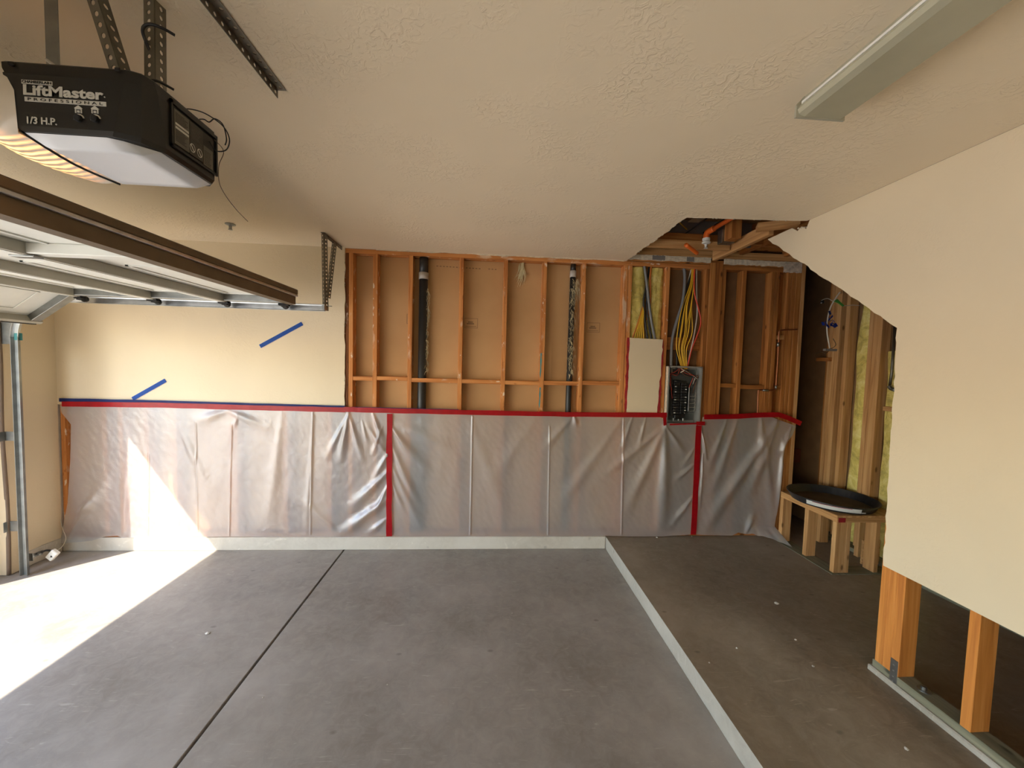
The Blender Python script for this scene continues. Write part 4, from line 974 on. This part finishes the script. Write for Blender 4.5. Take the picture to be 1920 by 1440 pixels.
rid2 = [((734, 800), (800, 880), .02, .05), ((734, 830), (790, 960), .028, .05), ((734, 870), (790, 985), .03, .045), ((736, 800), (770, 850), .02, .03), ((736, 905), (760, 960), .02, .03), ((740, 790), (880, 860), .014, .08),
        ((1246, 798), (1240, 985), .045, .07), ((1246, 798), (1170, 960), .030, .06), ((1246, 798), (1120, 900), .02, .05), ((1246, 798), (1278, 845), .03, .03), ((1075, 778), (1080, 800), .025, .03), ((1075, 778), (1010, 850), .016, .05),
        ((1165, 785), (1040, 960), .016, .07), ((1300, 870), (1262, 900), .022, .03), ((1298, 930), (1255, 985), .025, .035), ((1300, 840), (1280, 870), .016, .025), ((1185, 782), (1160, 850), .014, .03), ((1210, 782), (1195, 840), .014, .025), ((880, 785), (960, 1000), .012, .09), ((1000, 790), (900, 930), .010, .09)]
cr2 = [((886, 780), (882, 1000), .010), ((1030, 800), (1027, 1000), .008), ((1168, 785), (1164, 1000), .009)]
def bt2(u): return interp([(0, .132), (.5, .130), (.71, .133), (.9, .126), (1, .145)])(u)
def top2(u):
    x = -.862+u*(2.012+.862)
    return 1.285 if x < 1.655 else (1.225 if x > 1.70 else 1.285-.06*(x-1.655)/.045)
sheet('plastic_sheet', lambda v: -.866+jx(2, .006)(v), lambda v: 2.012+jx(3, .005)(v), top2, bt2, rid2, 4.1, 'translucent plastic sheet between the two vertical red tapes', creases=cr2)
rid3 = [((1452, 790), (1320, 985), .045, .07), ((1452, 790), (1400, 930), .03, .06), ((1425, 790), (1420, 880), .022, .05), ((1425, 785), (1445, 980), .02, .05), ((1380, 790), (1330, 930), .022, .05), ((1312, 800), (1322, 860), .03, .02), ((1316, 850), (1310, 950), .025, .018),
        ((1360, 790), (1325, 880), .018, .04), ((1395, 1000), (1410, 960), .03, .04), ((1462, 820), (1452, 960), .03, .03), ((1478, 800), (1455, 850), .03, .025)]
def rgt(v): return interp([(0, 2.985), (.08, 2.955), (.17, 2.885), (.3, 2.862), (.7, 2.852), (.92, 2.832), (1, 2.825)])(v)
def ex3(p, u, v):
    # the free right edge stands proud of the studs and its foot trails over the slab
    k = max(0, (u-.55)/.45); p.y -= .028*k*k*(1-.3*v)
    f = max(0, (v-.9)/.1)*max(0, (u-.6)/.4)
    p.y -= .20*f*f; p.x += .03*f; p.z += .035*math.sin(f*math.pi)*(1+.5*noise.noise(Vector((u*20, v*9, 0))))*.7
    return p
def bt3(u): return interp([(0, .146), (.35, .136), (.5, .134), (.58, .165), (.66, .140), (.8, .130), (1, .126)])(u)
sheet('plastic_sheet', lambda v: 2.018+jx(5, .008)(v), rgt, lambda u: interp([(0, 1.225), (.035, 1.23), (.045, 1.295), (.75, 1.31), (1, 1.228)])(u), bt3, rid3, 8.3, 'translucent plastic sheet with loose right edge trailing on the slab', NU=220, extra=ex3)

def strip(pts, wdt, y=-.016, th=.0012, seed=1, wob=.0025):
    """flat tape along (x,z) points, lying just off the sheeting"""
    bm = bmesh.new(); P = []
    for (a, b_) in zip(pts, pts[1:]):
        n = max(2, int(math.hypot(b_[0]-a[0], b_[1]-a[1])/.04))
        for i in range(n): P.append((a[0]+(b_[0]-a[0])*i/n, a[1]+(b_[1]-a[1])*i/n))
    P.append(pts[-1]); prev = None
    ya = y if callable(y) else (lambda x, z: y)
    for i, (x, z) in enumerate(P):
        x0, z0 = P[max(i-1, 0)]; x1, z1 = P[min(i+1, len(P)-1)]; L = math.hypot(x1-x0, z1-z0); nx, nz = -(z1-z0)/L, (x1-x0)/L
        w1 = wdt/2+wob*noise.noise(Vector((x*6, z*6, seed))); w2 = wdt/2+wob*noise.noise(Vector((x*6, z*6, seed+5)))
        yy = D+ya(x, z)+.0016*noise.noise(Vector((x*11, z*11, seed)))
        cur = (bm.verts.new((x+nx*w1, yy, z+nz*w1)), bm.verts.new((x-nx*w2, yy-.001, z-nz*w2)))
        if prev: bm.faces.new((prev[0], cur[0], cur[1], prev[1]))
        prev = cur
    bmesh.ops.solidify(bm, geom=list(bm.faces), thickness=th)
    return bm_mesh(bm)
def tape(name, px, wdt, mat, lab, cat='tape', group=None, y=-.024, **kw):
    o = put(name, strip([XZ(*p) for p in px], wdt, y=y, **kw), mat); tag(o, lab, cat, group); return o
tape('red_tape', [(121, 757), (300, 759), (480, 764), (649, 768)], .044, 'red_tape', 'long red tape over blue tape along the top of the sunlit sheet', seed=1, y=-.022)
tape('blue_tape', [(114, 749.5), (300, 753.5), (480, 759), (648, 763.5)], .030, 'blue_tape_dark', 'dark blue tape edging out above the long left red tape', seed=2, y=-.014)
tape('red_tape', [(646, 767), (760, 770), (940, 774), (1090, 776.5), (1248, 777.5)], .044, 'red_tape', 'red tape along the top of the middle sheet to the breaker panel', seed=3, y=-.026)
tape('blue_tape', [(660, 764), (860, 769)], .018, 'blue_tape_dark', 'thin edge of blue tape showing above the middle red tape', seed=4, y=-.018)
vt = lambda x, z: -.030-.006*noise.noise(Vector((0, z*5, 2)))
tape('red_tape', [(732.5, 775), (731.5, 840), (731.5, 920), (731, 1003)], .050, 'red_tape', 'vertical red tape joining the sunlit and middle sheets', seed=5, y=vt, wob=.006)
tape('red_tape', [(1307, 797), (1303, 880), (1300, 940), (1297, 1000)], .056, 'red_tape', 'vertical red tape below the breaker panel', seed=6, y=vt, wob=.004)
tape('red_tape', [(1243.5, 778), (1244.5, 797)], .030, 'red_tape', 'short red tape running down the left side of the breaker panel', seed=7, y=-.029)
tape('red_tape', [(1253, 795), (1285, 794), (1313, 792.5)], .014, 'red_tape', 'thin red tape edging the bottom of the breaker panel', seed=8, y=-.028)
o = put('red_tape_end', strip([XZ(1302, 793), XZ(1318, 793)], .036, y=-.034, seed=9), 'red_tape'); tag(o, 'crumpled red tape lump at the lower right corner of the breaker panel', 'tape')
tape('red_tape', [(1317, 781), (1380, 780), (1425, 777), (1451, 776), (1468, 782), (1489, 792)], .046, 'red_tape', 'red tape right of the breaker panel, its free end drooping', seed=10, y=lambda x, z: -.028-.055*max(0, x-2.55)/.45)
tape('blue_tape', [(488, 649.5), (567, 606.5)], .034, 'blue_tape', 'slanting blue tape on the wall under the door track end', seed=11, y=-.003, wob=.0005)
tape('blue_tape', [(249, 748), (311, 713)], .034, 'blue_tape', 'slanting blue tape rising off the red tape near the corner', seed=12, y=-.003, wob=.0005)

# ================================================================== WATER HEATER STAND AND PAN
st = thing('water_heater_stand', 'low stand of raw two-by-fours in the closet', 'stand', (3.1, 3.1, .12))
SX0, SX1, SYA, SYB, ZT = 2.845, 3.405, 2.81, 3.40, .598
box('top_board', SX0, SX1, SYA, SYB, ZT-.018, ZT, 'lumber_y', st)
box('top_frame', SX0, SX0+.038, SYA, SYB, ZT-.056, ZT-.018, 'lumber_y', st)
box('top_frame', SX0+.038, SX1, SYA, SYA+.038, ZT-.056, ZT-.018, 'lumber_x', st)
box('top_frame', SX0+.038, SX1, SYB-.038, SYB, ZT-.056, ZT-.018, 'lumber_x', st)
box('top_frame', SX1-.038, SX1, SYA+.038, SYB-.038, ZT-.056, ZT-.018, 'lumber_y', st)
for x0, y0, sx, sy in ((SX0, SYA, .089, .038), (SX0+.090, SYA, .038, .038), (SX0, 3.08, .089, .038), (SX0, SYB-.038, .089, .038), (SX1-.09, 3.06, .089, .038), (SX1-.19, SYB-.06, .089, .038), (3.19, SYA, .038, .089)):
    box('leg', x0, x0+sx, y0, y0+sy, .120, ZT-.056, 'lumber_z', st)
box('base_plate', SX0-.03, SX0+.10, SYA-.02, SYB, .1185, .124, 'treated_y', st, bev=.001)
box('base_plate', SX0+.10, SX1-.05, SYA-.02, SYA+.10, .1185, .124, 'treated_x', st, bev=.001)
box('red_marker', SX0+.012, SX0+.072, SYA-.0015, SYA, ZT-.055, ZT-.018, 'red_residue', st, bev=0, label='red paint mark')
box('cross_board', 3.21, SX1-.04, SYA+.11, SYA+.13, .130, .34, 'lumber_x', st)
pn = thing('drain_pan', 'shallow round black drain pan on the raw timber stand', 'pan', (3.10, 3.13, ZT))
pr = .315
put('pan', lathe_mesh([(.001, ZT+.0015), (pr-.03, ZT+.0015), (pr, ZT+.062), (pr+.010, ZT+.064), (pr+.010, ZT+.058), (pr+.004, ZT+.056), (pr-.027, ZT), (.001, ZT)], 56, origin=(3.085, 3.12, 0)), 'pan_black', pn, smooth=False)
put('dirt', lathe_mesh([(.001, ZT+.004), (pr-.07, ZT+.0038), (pr-.04, ZT+.0022)], 40, origin=(3.085, 3.12, 0)), 'pan_dirt', pn, label='brown dirt on the pan floor')
def arcband(r0, r1, a0, a1, z0, z1, mat, nm, lab=None):
    bm = bmesh.new(); prev = None
    for i in range(25):
        a = math.radians(a0+(a1-a0)*i/24); cur = (bm.verts.new((3.085+r0*math.cos(a), 3.12+r0*math.sin(a), z0)), bm.verts.new((3.085+r1*math.cos(a), 3.12+r1*math.sin(a), z1)))
        if prev: bm.faces.new((prev[0], cur[0], cur[1], prev[1]))
        prev = cur
    return put(nm, bm_mesh(bm), mat, pn, label=lab)
arcband(pr+.0055, pr+.0115, 196, 262, ZT+.020, ZT+.054, 'lettering', 'pan_label', 'long white printed label')
arcband(pr+.0118, pr+.0122, 204, 250, ZT+.049, ZT+.053, 'red_residue', 'label_stripe', 'thin red label line')
arcband(pr+.0080, pr+.0098, 262, 268, ZT+.022, ZT+.030, 'lettering', 'label_tail')

# ================================================================== CRUMBS ON THE FLOOR
rnd = random.Random(99)
cr_ = [(389, 1188, .018), (1492, 1200, .010), (1525, 1250, .010), (1382, 1216, .010), (1330, 1243, .007), (1700, 1405, .012), (1456, 1132, .022), (1232, 1008, .016), (960, 1150, .006), (726, 1284, .006), (493, 1308, .006), (1297, 1006, .010)]
for px, py, s_ in cr_:
    on_raised = px > 1150; p = onp(px, py, 2, 0 if not on_raised else .125)
    if on_raised: p = onp(px, py, 2, floor_z(p.x, p.y))
    bm = bmesh.new(); bmesh.ops.create_icosphere(bm, subdivisions=1, radius=1)
    for v in bm.verts: v.co = Vector((v.co.x*s_*rnd.uniform(.5, 1), v.co.y*s_*rnd.uniform(.5, 1), max(-.2, v.co.z)*s_*.45))
    zmin = min(v.co.z for v in bm.verts)
    for v in bm.verts: v.co.z -= zmin
    o = put('plaster_crumb', bm_mesh(bm), 'crumb', None, (p.x, p.y, p.z+.0005))
    tag(o, 'pale plaster crumb on the raised brown slab' if on_raised else 'pale plaster crumb on the lower grey slab', 'crumb', 'crumbs on the raised slab' if on_raised else 'crumbs on the lower slab')
